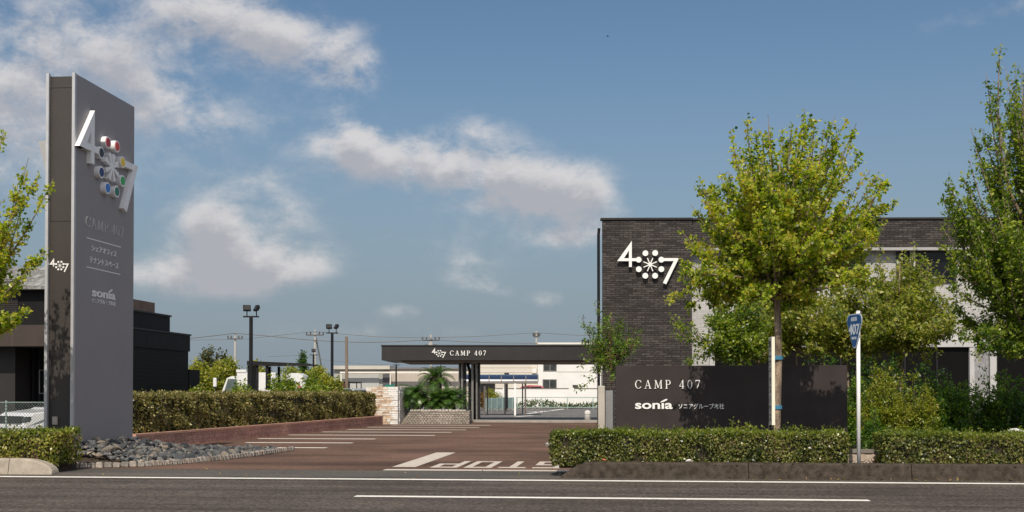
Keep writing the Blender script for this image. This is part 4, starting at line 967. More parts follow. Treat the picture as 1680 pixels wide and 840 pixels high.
# ================================================================== ROUTE SIGN
rp_ = onY(1409, 757, 21.08)
rs_ = thing("route_sign", "white pole with blue 407 route shield turned to the left", "road sign", (rp_.x, rp_.y, .2))
rtop = onY(1410, 511, 21.08).z - .2
MB().tube([(0, 0, 0), (0, 0, rtop)], .033, 16).build("pole", WHITE, rs_, smooth=True)
MB().tube([(0, 0, rtop), (0, 0, rtop + .012)], .036, 16).build("pole_cap", WHITE, rs_)
sn = Vector((-.960, -.28, 0)).normalized(); sr = Vector((.404, -.915, 0)); sr = Vector((-sn.y, sn.x, 0)); 
if sr.dot(RGT) < 0: sr = -sr
zc = onY(1401, 542, 21.08).z - .2
cxp = sn * .075 - sr * .0 + Vector((-.075, 0, 0)) * .4
so_ = Vector((0, 0, zc)) + sn * .07
def shield(k):
    """rounded triangle, point down"""
    hh, ww = .305 * k, .275 * k; cor = [(-ww * .80, hh * .60, .40 * ww), (ww * .80, hh * .60, .40 * ww), (0, -hh + .10 * k, .10 * k)]; pts = []
    spans = [(98, 205), (-25, 82), (205, 335)]
    order = [1, 0, 2]
    for ci in order:
        x_, y_, r_ = cor[ci]; a0_, a1_ = {1: (-22, 80), 0: (100, 202), 2: (202, 338)}[ci]
        if ci == 2: r_ = .085 * k; y_ = -hh + r_
        else: x_ = math.copysign(ww - r_, x_); y_ = hh * .92 - r_
        for i in range(9):
            t_ = R(a0_ + (a1_ - a0_) * i / 8); pts.append((x_ + r_ * math.cos(t_), y_ + r_ * math.sin(t_)))
    return pts
SBLUE = M("sign blue", (0.016, 0.085, 0.24), .45, .05, 3); SBORD = M("sign border", (.50, .55, .60), .4, .05, 3)
pm = MB().prism(shield(1.0), so_, sr, Zv, sn, -.008, .0).build("shield", SBORD, rs_)
MB().prism(shield(.93), so_, sr, Zv, sn, .0006, .004).build("shield_face", SBLUE, pm)
mb = MB(); of = so_ + sn * .004
LS = M("sign lettering", (.60, .66, .70), .45, .03, 3)
flat_letters(mb, *text_polys("407", .02), (-.195, .195, -.075, .105), of, sr, Zv, sn, .003)
flat_letters(mb, *text_polys("国道", .01), (-.105, .105, .155, .225), of, sr, Zv, sn, .003)
flat_letters(mb, *text_polys("ROUTE", .015), (-.085, .085, -.155, -.110), of, sr, Zv, sn, .003)
mb.build("lettering", LS, pm)
mb = MB(); 
for dz in (.16, -.10): mb.tube([(0, 0, zc + dz), tuple(Vector((0, 0, zc + dz)) + sn * .065)], .016, 8).tube([(0, 0, zc + dz - .02), (0, 0, zc + dz + .02)], .038, 14)
mb.build("bracket", SILVER, rs_)

# vertical banner board by the maple trunk
vb = at(1266, 706, D1 - .3)
bn = thing("banner_board", "narrow white vertical sign board strapped beside the maple trunk", "sign board", (vb.x, vb.y, .2), R(-86))
zt2 = at(1266, 553, D1 - .3).z - .2; zb3 = at(1266, 697, D1 - .3).z - .2
MB().box(-.15, .15, -.02, .035, zb3, zt2).build("board", M("board cream", (.80, .76, .62), .6, .04, 3), bn)
MB().tube([(-.12, 0, 0), (-.12, 0, zb3)], .02, 6).tube([(.12, 0, 0), (.12, 0, zb3)], .02, 6).build("post", BLACKM, bn)
MB().box(-.135, .135, -.0235, -.0205, zb3 + .02, zt2 - .02).build("board_face", M("board face", (.42, .41, .38), .6, .06, 3), bn)
mb = MB(); chs = "電ニナテラスハウス"; hh = (zt2 - zb3 - .1) / len(chs)
for i, ch in enumerate(chs):
    z_ = zt2 - .05 - hh * (i + 1); flat_letters(mb, *text_polys(ch, .012), (-.10, .10, z_ + hh * .12, z_ + hh * .90), Vector((0, -.0236, 0)), Xv, Zv, -Yv, .002)
mb.build("lettering", BLACKM, bn)

# gate post, pipe, screen beside the sign wall
gp = at(987, 715, 26.6)
g_ = thing("gate_post", "square pale concrete gate post beside the sign wall", "post", (gp.x, gp.y, 0))
gz = at(987, 633, 26.6).z
MB().box(-.075, .075, -.075, .075, 0, gz).build("shaft", CONC, g_, bevel=.012)
MB().tube([(.0, .0, gz), (.0, .0, gz + .30)], .012, 8).build("rod", PIPE, g_)
MB().box(.085, .24, .25, 2.6, 0, gz - .1).build("screen_panel", M("grey screen", (.24, .25, .26), .6, .1, 2), g_)

# decorative block low wall in the gap between the hedges
dw = thing("block_wall", "low pale decorative block wall in the gap between the hedges", "wall", (onY(1385, 750, 21.9).x, 21.9, .2))
wl = onY(1470, 750, 21.9).x - onY(1385, 750, 21.9).x + .5
DB = M("pink grey block", (.42, .35, .29), .85, col2=(.55, .48, .41), scale=8, bump=.4)
MB().box(0, wl, 0, .12, 0, .20).build("blocks", DB, dw)
MB().box(-.02, wl, -.03, .15, .20, .26).build("coping", M("grey coping", (.20, .18, .16), .85, .2, 5), dw)
mb = MB()
for i in range(int(wl / .2)):
    c_ = Vector((.11 + i * .2, -.012, .10)); ring = []
    for r1, h_ in ((.092, .012), (.092, .0)):
        pass
    mb.prism([(.092 * math.cos(R(20 * k)), .085 * math.sin(R(20 * k))) for k in range(18)], c_, Xv, Zv, -Yv, -.011, .012)
    mb.prism([(.055 * math.cos(R(20 * k)), .05 * math.sin(R(20 * k))) for k in range(18)], c_, Xv, Zv, -Yv, .0125, .030)
mb.build("block_rosette", M("rosette block", (.36, .28, .22), .85, col2=(.52, .43, .36), scale=8), dw)
# things lying in and on the hedge
fl = at(1032, 706, 21.6)
shrub("small orange leaved sprig on top of the long hedge", 1032, 21.7, 712, 699, 40, M_leaf("orange leaf", [(.20, .10, .03), (.42, .14, .05), (.5, .22, .1)], .2), 9, .05, 16, 71, name="orange_sprig", spread=.04, twig_len=.1)
for px_, pt2, w_, sd, lb_ in ((1215, 688, 90, 72, "bright vine shoots rising from the hedge before the sign wall"), (1292, 690, 40, 73, "thin vine shoot climbing at the maple's foot"), (1655, 708, 36, 74, "few new shoots on the right hedge near its pale stone")):
    shrub(lb_, px_, 21.7, 715, pt2, w_, L_HEDGE_T, 13, .06, 30, sd, name="vine_shoots", spread=.07, twig_len=.3)
gr_ = at(1664, 703, 23.4)
o = bpy.data.objects.new("garden_stone", rock_mesh(999)); COL.objects.link(o); o.data.materials[0] = M("white stone", (.5, .5, .48), .8, .2, 6); o.location = (gr_.x, gr_.y, .62); o.scale = (.2, .2, .3)
setp(o, "pale garden stone showing above the right hedge", "stone")
st2 = MB().box(gr_.x - .2, gr_.x + .2, gr_.y - .15, gr_.y + .2, .2, .50).build("stone_plinth", CONC); setp(st2, "low stone plinth under the pale garden stone", "plinth")

# ================================================================== LEFT BLACK BUILDING
bb = thing("black_building", "low black clad building with grey shingle roof behind the pylon", "building", (-17, 38, 0))
BLK = M("black cladding", (0.0085, 0.0082, 0.0090), 0.6, 0.15, .8, stretch=(1, 1, 12), spec=.15)
BLK2 = M("black cladding upper", (0.0115, 0.011, 0.0118), 0.6, 0.12, 1, spec=.15)
def bX(px, py_): 
    p_ = onX(px, py_, -17.0); return p_.y - 38, p_.z
yE, zM = bX(309, 551); yU, zU = bX(281, 520); zM2 = bX(309, 577)[1]
MB().box(-24, 0, 2.2, yE, 0, zM2).build("wall", BLK, bb)
MB().box(-24, .05, 2.15, yE + .06, zM2 + .003, zM).build("fascia_band", BLK2, bb)
MB().box(-24, .09, 2.1, yE + .1, zM + .002, zM + .06).build("coping", CAP, bb)
MB().box(-24, -.05, 2.6, yU, zM + .063, zU - .003).build("upper_wall", BLK, bb)
MB().box(-24, .0, 2.55, yU + .05, zU, zU + .06).build("coping", CAP, bb)
mb = MB()
for i in range(1, 4): y_ = 2.2 + (yE - 2.2) * i / 4; mb.box(.052, .056, y_ - .012, y_ + .012, zM2 + .02, zM - .02)
for i in range(1, 22): mb.box(.001, .012, 2.25, yE - .02, zM2 * i / 22 - .006, zM2 * i / 22 + .004)
mb.build("panel_seam", M("cladding seam", (.007, .007, .008), .6, .1, 3), bb)
y1_, z1_ = bX(217, 495); yr = onX(254, 500, -17.6).y - 38
MB().box(-2.6, -.6, yr - 2.6, yr, zU + .062, onX(254, 497, -17.6).z).build("roof_box", M("brown roof box", (.17, .12, .09), .8, .15, 2), bb)
ls, lz = onX(327, 607, -17.0).y - 38, onX(327, 607, -17.0).z
MB().box(-.5, .02, yE + .062, ls, 0, lz).build("end_wall", BLK2, bb)
# front part, seen left of the pylon
FY = 38.0
zr, ze, zf1, zf0 = onY(30, 440, FY).z, onY(30, 471, FY).z, onY(30, 533, FY - .8).z, onY(30, 568, FY - .8).z
xr_ = onY(128, 500, FY).x + 17
mb = MB(); mb.add([(-26, -.35, ze), (xr_, -.35, ze), (xr_, 2.0, zr + .25), (-26, 2.0, zr + .25), (-26, -.35, ze - .1), (xr_, -.35, ze - .1), (xr_, 2.0, ze - .1), (-26, 2.0, ze - .1)], [(0, 1, 2, 3), (7, 6, 5, 4), (0, 4, 5, 1), (1, 5, 6, 2), (2, 6, 7, 3), (3, 7, 4, 0)])
mb.build("roof", M_brick("grey shingles", (.16, .16, .15), (.27, .27, .26), (.12, .12, .12), .25, .18, .01, .8, axes='XZ'), bb)
MB().box(-26, xr_ - .1, .0, 2.0, zf1, ze - .102).build("clerestory_wall", BLK2, bb)
mb = MB(); xl_ = onY(30, 500, FY).x + 17
for i in range(26): mb.box(-10, xl_, -.03, -.003, zf1 + .05 + i * .058, zf1 + .085 + i * .058)
mb.build("louvre", M("louvre brown", (.035, .03, .028), .5, .1, 3), bb)
BRF = M("brown fascia", (.048, .036, .029), .55, .1, 1.5)
MB().box(-26, xr_, -.80, 2.05, zf0, zf1 - .003).build("canopy_fascia", BRF, bb)
mb = MB()
for px_ in (20, 85): x_ = onY(px_, 550, FY - .8).x + 17; mb.box(x_ - .012, x_ + .012, -.806, -.801, zf0, zf1)
mb.build("panel_seam", M("fascia seam", (.10, .08, .06), .5, .1, 3), bb)
xd = onY(25, 600, FY).x + 17
MB().box(-26, xd, .0, 2.0, 0, zf0 - .003).build("ground_wall", M("dark brown wall", (.022, .019, .018), .6, .15, 1.5), bb)
MB().box(xd + .002, xr_, 1.0, 1.06, 0, zf0 - .003).build("shopfront_glass", GLASS, bb)
mb = MB()
for px_ in (27, 45, 56, 66): x_ = onY(px_, 600, FY + 1).x + 17; mb.box(x_ - .03, x_ + .03, .94, .998, 0, zf0 - .004)
mb.build("door_frame", BLACKM, bb)
pp = onY(60, 625, FY + .5); 
mb = MB(); xx, zz = pp.x + 17, pp.z
mb.box(xx - .12, xx + .12, .90, .93, zz + .35, zz + .37).box(xx - .12, xx - .10, .90, .93, zz - .4, zz + .35).box(xx + .10, xx + .12, .90, .93, zz - .4, zz + .35).box(xx - .12, xx + .12, .90, .93, zz - .42, zz - .4)
mb.build("sign_frame", M("grey frame", (.25, .25, .25), .5, .05, 3), bb)

# chain-link fence in front of it
fd = 28.5; f0, f1 = -19.5, onY(110, 660, fd).x
ft = onY(30, 660, fd).z
fn = thing("chain_link_fence", "chain link fence with pale green posts before the black building", "fence", (f0, fd, 0))
FG = M("pale green steel", (.30, .40, .36), .5, .08, 3)
mb = MB(); st = .075
n_ = int((f1 - f0 + ft) / st)
for i in range(n_):
    x_ = f0 - ft + i * st
    for sgn in (1, -1):
        a_ = [x_, .06]; b_ = [x_ + ft - .06, ft]
        if sgn < 0: a_, b_ = [x_, ft], [x_ + ft - .06, .06]
        if b_[0] < f0 or a_[0] > f1: continue
        def clip(p, q):
            if p[0] < f0: t_ = (f0 - p[0]) / (q[0] - p[0]); p = [f0, p[1] + (q[1] - p[1]) * t_]
            if q[0] > f1: t_ = (f1 - p[0]) / (q[0] - p[0]); q = [f1, p[1] + (q[1] - p[1]) * t_]
            return p, q
        a_, b_ = clip(a_, b_); mb.tube([(a_[0], fd + .004 * sgn, a_[1]), (b_[0], fd + .006 * sgn, b_[1])], .0045, 3, False)
mb.build("mesh", M("fence wire", (.17, .21, .20), .5, .08, 3), fn, True)
xp = onY(9, 680, fd).x
for k in range(-3, 3):
    x_ = xp + 2.0 * k
    if f0 < x_ < f1 + .1: MB().tube([(x_, fd + .03, 0), (x_, fd + .03, ft + .04)], .022, 8).build("post", FG, fn, True)
MB().tube([(f0, fd, ft), (f1, fd, ft)], .008, 6).build("rail", FG, fn, True)

# ================================================================== VEHICLES
def wheel(parent, x, y, r, w):
    t = MB(); t.tube([(x, y - w / 2, r), (x, y + w / 2, r)], r, 18); o = t.build("wheel", TYRE, parent)
    MB().tube([(x, y - w / 2 - .006, r), (x, y + w / 2 + .006, r)], r * .62, 14).build("rim", CHROME, o)
def make_car(name, label, loc, rz, body, Lc=4.3, Hc=1.62, group=None, hood=1.02):
    """front of the car points to -x of its own frame"""
    root = thing(name, label, "car", loc, rz, group); hl = Lc / 2; W_ = .86
    def halfw(z): return W_ - .0 if z < hood - .1 else W_ - .22 * (z - hood + .1) / (Hc - hood + .1)
    prof = [(-hl + .02, .28), (-hl - .03, .55), (-hl + .02, hood - .22), (-hl + .22, hood - .07), (-hl + 1.05, hood + .02), (-hl + 1.75, Hc - .06), (-hl + 2.3, Hc), (hl - .75, Hc - .03), (hl - .18, hood + .06), (hl - .02, hood - .1), (hl, .5), (hl - .05, .28)]
    n = len(prof); vs = [(x, -halfw(z) + (.10 if i < 4 else 0), z) for i, (x, z) in enumerate(prof)] + [(x, halfw(z) - (.10 if i < 4 else 0), z) for i, (x, z) in enumerate(prof)]
    mb = MB().add(vs, [tuple(range(n)), tuple(range(2 * n - 1, n - 1, -1))] + [((i + 1) % n, i, n + i, n + (i + 1) % n) for i in range(n)])
    mb.build("body", body, root, bevel=.03, seg=2)
    def q4(name_, pts, mat, par, nrm, th=.006):
        nv = Vector(nrm).normalized(); P0 = [Vector(p) + nv * .004 for p in pts]; P1 = [p + nv * th for p in P0]
        MB().add(P0 + P1, [(0, 1, 2, 3)[::-1], (4, 5, 6, 7), (0, 1, 5, 4), (1, 2, 6, 5), (2, 3, 7, 6), (3, 0, 4, 7)]).build(name_, mat, par)
    a, b = (-hl + 1.12, hood + .06), (-hl + 1.68, Hc - .12); nx = -(b[1] - a[1]); nz = b[0] - a[0]
    q4("windscreen", [(a[0], -halfw(a[1]) + .1, a[1]), (a[0], halfw(a[1]) - .1, a[1]), (b[0], halfw(b[1]) - .1, b[1]), (b[0], -halfw(b[1]) + .1, b[1])][::-1], GLASS, root, (nx, 0, nz), .02)
    for sgn in (-1, 1):
        for xa, xb, xc, xd_ in ((-hl + 1.3, -hl + 2.35, -hl + 2.35, -hl + 1.85), (-hl + 2.43, hl - .45, hl - .8, -hl + 2.43)):
            z0_, z1_ = hood + .05, Hc - .14
            pts = [(xa, sgn * halfw(z0_), z0_), (xb, sgn * halfw(z0_), z0_), (xc, sgn * halfw(z1_), z1_), (xd_, sgn * halfw(z1_), z1_)]
            q4("side_window", pts if sgn < 0 else pts[::-1], GLASS, root, (0, sgn, .35), .008)
        MB().box(-hl - .02, -hl + .16, sgn * .60 - .16, sgn * .60 + .14, hood - .30, hood - .16).build("headlight", M("headlight glass", (.05, .055, .06), .12, .1, 4), root)
        for wx in (-hl + .82, hl - .78): wheel(root, wx, sgn * (W_ - .09), .33, .2)
    MB().box(-hl - .045, -hl + .05, -.60, .60, hood - .33, hood - .15).build("grille", M("black grille", (.012, .012, .013), .4, .1, 4), root)
    MB().box(-hl - .055, -hl + .05, -.72, .72, .30, .40).build("lower_intake", TYRE, root)
    MB().box(-hl - .07, -hl - .045, -.17, .17, .46, .55).build("number_plate", WHITE, root)
    MB().box(hl - .02, hl + .03, -.7, .7, .38, .5).build("rear_bumper", body, root)
    return root
CARW = M("white car paint", (.74, .75, .76), .28, .02, 2, coat=.6)
cp = at(62, 712, 31.5)
make_car("parked_car", "white car with black grille parked behind the chain link fence", (at(122, 700, 33.0).x, at(122, 700, 33.0).y, 0), R(57), CARW, 3.7, 1.42, hood=.98)
dp = at(590, 650, 88)
c1 = make_car("parked_car", "silver car parked in the row behind the long hedge", (dp.x - .8, dp.y, 0), R(75), M("silver car paint", (.40, .42, .43), .3, .03, 2, coat=.5), group="cars parked behind the hedge")
c2 = make_car("parked_car", "pale car parked nearest the white stone wall's top", (at(604, 650, 90).x, at(604, 650, 90).y, 0), R(75), M("pearl car paint", (.62, .62, .58), .3, .03, 2, coat=.5), group="cars parked behind the hedge")
# truck
tp_ = at(362, 660, 60); tr = thing("box_truck", "white box truck with its cab facing left behind the hedge", "truck", (tp_.x, tp_.y, 0), YAW)
TW = M("truck white", (.70, .71, .70), .4, .04, 2)
mx = lambda px_: (px_ - 362) / F * 60
zc_ = 1.5 + (640 - 617) / F * 60
mb = MB(); pr_ = [(mx(365), .5), (mx(363), 1.35), (mx(372), zc_ - .1), (mx(380), zc_), (mx(398), zc_), (mx(398), .5)]
n = len(pr_); mb.add([(x, 0, z) for x, z in pr_] + [(x, 1.8, z) for x, z in pr_], [tuple(range(n))[::-1], tuple(range(n, 2 * n))] + [(i, (i + 1) % n, n + (i + 1) % n, n + i) for i in range(n)]); mb.build("cab", TW, tr)
MB().prism([(mx(367.5), 1.42), (mx(388), 1.42), (mx(388), zc_ - .14), (mx(374), zc_ - .14)], Vector((0, -.003, 0)), Xv, Zv, -Yv, 0, .006).build("side_window", M("cab glass", (.10, .13, .13), .1, .2, 2), tr)
zb5 = 1.5 + (640 - 611) / F * 60
MB().box(mx(389), mx(452), -.06, 1.86, .75, zb5).build("cargo_box", TW, tr)
MB().box(mx(388), mx(404), -.09, 1.9, zb5 + .002, zb5 + .14).build("wind_deflector", TW, tr)
MB().box(mx(366), mx(450), .2, 1.6, .45, .74).build("chassis", BLACKM, tr)
wheel(tr, mx(378), .15, .38, .24); wheel(tr, mx(436), .15, .38, .24); wheel(tr, mx(378), 1.65, .38, .24); wheel(tr, mx(436), 1.65, .38, .24)
MB().tube([(mx(366), -.05, 1.2), (mx(357), -.35, 1.3), (mx(356), -.40, 1.9), (mx(362), -.2, 2.05)], .03, 6).build("mirror_arm", BLACKM, tr)
MB().box(mx(353), mx(358.5), -.46, -.34, 1.65, 2.1).build("mirror", TW, tr, bevel=.03)
vp = at(455, 660, 62); vn = thing("delivery_van", "white van with a red mark on its rounded rear behind saplings", "van", (vp.x, vp.y, 0), YAW)
vx = lambda px_: (px_ - 455) / F * 62
zv = 1.5 + (640 - 612) / F * 62; pr_ = [(vx(452), .4), (vx(452), zv - .15), (vx(457), zv), (vx(488), zv), (vx(496), zv - .12), (vx(501), zv - .5), (vx(503.5), 1.3), (vx(503.5), .4)]
n = len(pr_); MB().add([(x, 0, z) for x, z in pr_] + [(x, 1.75, z) for x, z in pr_], [tuple(range(n))[::-1], tuple(range(n, 2 * n))] + [(i, (i + 1) % n, n + (i + 1) % n, n + i) for i in range(n)]).build("body", TW, vn)
MB().prism([(vx(487), 1.55), (vx(494), 1.62), (vx(490), 1.95)], Vector((0, -.003, 0)), Xv, Zv, -Yv, 0, .006).build("red_mark", M("red mark", (.55, .12, .12), .5, .05, 3), vn)
wheel(vn, vx(464), .12, .34, .22); wheel(vn, vx(492), .12, .34, .22); wheel(vn, vx(464), 1.6, .34, .22); wheel(vn, vx(492), 1.6, .34, .22)

# ================================================================== LAMP POSTS
def lamp(label, px, pyt, d, heads=2, name="floodlight_post", h_extra=0.0):
    p_ = at(px, pyt, d); root = thing(name, label, "lamp post", (p_.x, p_.y, 0), YAW, "black floodlight posts")
    h = p_.z - .55
    MB().tube([(0, 0, 0), (0, 0, h)], [.085, .075], 12).build("pole", BLACKM, root)
    MB().box(-.32, .32, -.04, .04, h - .02, h + .04).build("cross_arm", BLACKM, root)
    for i in range(heads):
        x = (-.17, .22)[i] if heads == 2 else 0
        e = Matrix.Rotation((.35, -1.0)[i] if heads == 2 else .3, 3, 'Z') @ Matrix.Rotation(R(-28), 3, 'X')
        ax = [e @ Vector(v) for v in ((1, 0, 0), (0, 1, 0), (0, 0, 1))]
        hd = MB().obox((x, 0, h + .36), ax, .155, .05, .125).obox(Vector((x, 0, h + .36)) + ax[1] * .07, ax, .11, .025, .08); f = hd.build("floodlight", BLACKM, root)
        MB().obox(Vector((x, 0, h + .36)) - ax[1] * .054, ax, .115, .004, .085).build("lens", M("lamp lens", (.035, .035, .035), .35, .1, 3, spec=.2), f)
        MB().tube([(x, 0, h + .04), (x, .0, h + .25)], .025, 6).build("bracket", BLACKM, root)
    return root
lamp("tall black floodlight post, largest of all, above the long hedge", 412, 498, 50)
lamp("black floodlight post with twin heads left of the wooden pole", 545, 530, 66)
lamp("single headed black floodlight post beside the leaning utility pole strut", 514.5, 571, 95, 1)
lamp("distant single headed lamp post behind the white stone wall", 650, 590, 120, 1)
lamp("thin black lamp post rising behind the cycads", 723, 588, 78, 1)
lamp("small black lamp post beside the arched blue roof", 831.5, 610, 84, 1)

# ================================================================== PERGOLA, STONE WALL, CYCAD BED
p_ = at(405, 600, 53); pg = thing("pergola", "black flat roofed shelter with square posts behind the hedge", "shelter", (p_.x, p_.y, 0), YAW)
gx_ = lambda px_: (px_ - 405) / F * 53; gz_ = lambda y_: 1.5 + (640 - y_) / F * 53
mb = MB(); mb.add([(gx_(405), 0, gz_(592)), (gx_(505), 0, gz_(596.5)), (gx_(505), 3, gz_(596.5)), (gx_(405), 3, gz_(592)), (gx_(405), 0, gz_(599)), (gx_(505), 0, gz_(598)), (gx_(505), 3, gz_(598)), (gx_(405), 3, gz_(599))], [(0, 1, 2, 3), (7, 6, 5, 4), (0, 4, 5, 1), (1, 5, 6, 2), (2, 6, 7, 3), (3, 7, 4, 0)]); mb.build("roof", BLACKM, pg)
MB().box(gx_(405), gx_(408.5), .1, 1.6, 0, gz_(599.5)).build("side_panel", BLACKM, pg)
for px_, yy in ((419, .1), (435, .1), (419, 2.8), (435, 2.8)): MB().box(gx_(px_), gx_(px_ + 4), yy, yy + .1, 0, gz_(599.5)).build("post", BLACKM, pg)
for px_ in (431, 440):
    q_ = at(px_, 645, 49); c_ = thing("utility_cabinet", "pale grey cabinet under the black shelter, %s of the pair" % ("left" if px_ < 435 else "right"), "cabinet", (q_.x, q_.y, 0), YAW, "pale cabinets")
    MB().box(-.1, .1, -.1, .1, 0, 1.5).build("case", M("cabinet grey", (.52, .51, .48), .5, .05, 3), c_, bevel=.01); MB().box(-.085, .085, -.106, -.101, .9, 1.44).build("door", M("cabinet door", (.45, .44, .42), .5, .05, 3), c_)
# stacked stone wall
sd = 53.5; sa = at(600, 697, sd); sb_ = at(653, 697, sd); szt = at(630, 634.5, sd).z
sw2 = thing("stone_wall", "white and tan stacked stone wall beside the cycad bed", "wall", (sb_.x, sb_.y, 0))
rr2 = random.Random(8); mb = MB(); mbw = MB(); wid = sb_.x - sa.x; z = 0.0
while z < szt - .01:
    hh = min(rr2.uniform(.055, .10), szt - z); x = -wid
    if szt - z - hh < .04: hh = szt - z
    while x < -.001:
        l_ = min(rr2.uniform(.14, .42), -x); dpt = rr2.uniform(0, .035)
        (mbw if (x + l_ / 2) > -.42 + rr2.uniform(-.15, .25) else mb).box(x, x + l_ - .006, -dpt, .25, z, z + hh - .006); x += l_
    y = .255
    while y < 4.2:
        l_ = rr2.uniform(.14, .42); mbw.box(-.3, rr2.uniform(0, .03), y, min(4.2, y + l_) - .006, z, z + hh - .006); y += l_
    z += hh
mb.build("tan_stones", M_island("tan stacked stone", [(.34, .20, .12), (.56, .42, .30), (.66, .58, .48), (.70, .66, .60), (.46, .28, .17)], .85, .5, 12, .2), sw2)
mbw.build("white_stones", M_island("white stacked stone", [(.68, .66, .62), (.76, .75, .73), (.72, .70, .67)], .85, .5, 12, .12), sw2)
MB().box(-wid + .01, -.04, .02, .24, 0, szt - .02).box(-.27, -.04, .242, 4.15, 0, szt - .02).build("core", CONC, sw2)
# cobbled retaining wall
ka, kb = at(656, 697, 54), at(770, 697, 54); kt = at(700, 675, 54).z
cb = thing("cobble_planter", "low sloping planter wall of small grey cobbles under the cycads", "planter", (ka.x, ka.y, 0), YAW)
kw = (770 - 656) / F * 54
mb = MB(); mb.add([(0, 0, 0), (kw, 0, 0), (kw, 3.4, 0), (.35, 3.4, 0), (.42, .12, kt), (kw, .12, kt), (kw, 3.3, kt), (.5, 3.3, kt)], [(0, 3, 2, 1), (4, 5, 6, 7), (0, 1, 5, 4), (1, 2, 6, 5), (2, 3, 7, 6), (3, 0, 4, 7)])
mb.build("wall", M_brick("cobble facing", (.24, .205, .17), (.34, .30, .26), (.12, .10, .085), .13, .085, .014, 1.0, axes='XZ', grime=.2), cb)
mb = MB(); rr3 = random.Random(4)
for i in range(16):
    x_ = .45 + (kw - .6) * i / 16; mb.box(x_, x_ + (kw - .6) / 16 - .02, .10 + rr3.uniform(-.02, .02), .40, kt + .002, kt + .07 + rr3.uniform(0, .03))
mb.build("edge_stone", CONC, cb)
# cycads
FROND = M_leaf("cycad leaflet", [(0.016, 0.046, 0.011), (0.050, 0.115, 0.020), (0.12, 0.20, 0.045)], .15, .28)
CYT = M("cycad trunk", (.10, .065, .045), .9, col2=(.20, .14, .10), scale=10, bump=1, bscale=20)
def cycad(label, px, pyb, d, pyc, flen, nf, seed, tr_=.17, elev=(-15, 75)):
    rng = np.random.default_rng(seed); b_ = at(px, pyb, d); b_.z = kt; zc_ = at(px, pyc, d).z
    root = thing("cycad", label, "cycad", b_, 0, "cycads in the cobble planter")
    hgt = max(.1, zc_ - kt); mb = MB(); mb.tube([(0, 0, 0), (.02, 0, hgt * .5), (0, 0, hgt), (0, 0, hgt + .12)], [tr_, tr_ * .9, tr_ * 1.05, tr_ * .4], 10); mb.build("trunk", CYT, root)
    Q = []
    for i in range(nf):
        a = 2.399 * i + rng.uniform(-.2, .2); e0 = R(elev[0] + (elev[1] - elev[0]) * ((i + .5) / nf)); l_ = flen * rng.uniform(.85, 1.1); hd = np.array([math.cos(a), math.sin(a), 0]); p = np.array([0, 0, hgt + .05]); e = e0; ns = 13; sd_ = np.array([-hd[1], hd[0], 0])
        for k in range(ns):
            dv = hd * math.cos(e) + np.array([0, 0, 1]) * math.sin(e); p2 = p + dv * l_ / ns; e -= R(80) / ns * (.5 + k / ns)
            up = np.cross(sd_, dv); up = up if up[2] > 0 else -up
            w_ = l_ * .24 * math.sin(math.pi * (.12 + .86 * k / ns)) + .02; th = l_ / ns * .36
            for s_ in (-1, 1):
                for off in (0.15, .65):
                    q0 = p + (p2 - p) * off; tipv = q0 + sd_ * s_ * w_ + dv * w_ * .55 + up * w_ * .25
                    Q.append([q0 - dv * th * .6, q0 + dv * th * .6, tipv + dv * th * .3, tipv - dv * th * .3])
            Q.append([p - sd_ * .012, p + sd_ * .012, p2 + sd_ * .012, p2 - sd_ * .012]); p = p2
    quads("fronds", np.array(Q), FROND, root, world=False)
cycad("cycad with a slim leaning trunk at the bed's left end", 682, 675, 55.0, 646, .95, 40, 81, .15, (-40, 50))
cycad("tallest cycad with upswept fronds behind the others", 714, 672, 56.6, 622, 1.0, 26, 82, .26, (-25, 64))
cycad("broad cycad at the front of the bed", 717, 676, 55.0, 662, .95, 40, 83, .2, (-8, 62))
cycad("broad cycad nearest the canopy columns", 740, 676, 55.3, 655, 1.0, 42, 84, .2, (-15, 58))

# bollard
q_ = G(964, 691.5); bo_ = thing("bollard", "short white round topped bollard near the gate post", "bollard", (q_.x, q_.y, 0))
mb = MB(); hz_ = .42; mb.tube([(0, 0, 0), (0, 0, hz_)] + [(0, 0, hz_ + .12 * math.sin(R(a_))) for a_ in (20, 40, 60, 80)], [.155, .15] + [.15 * math.cos(R(a_)) for a_ in (20, 40, 60, 80)], 16); mb.build("shaft", M("bollard stone", (.62, .60, .57), .7, .08, 6), bo_, smooth=True)
MB().tube([(0, 0, hz_ - .10), (0, 0, hz_ - .07)], .156, 16).build("ring_groove", M("groove grey", (.3, .29, .28), .7, .1, 3), bo_)
MB().tube([(0, 0, .0), (0, 0, .05)], .20, 16).build("foot", CONC, bo_)

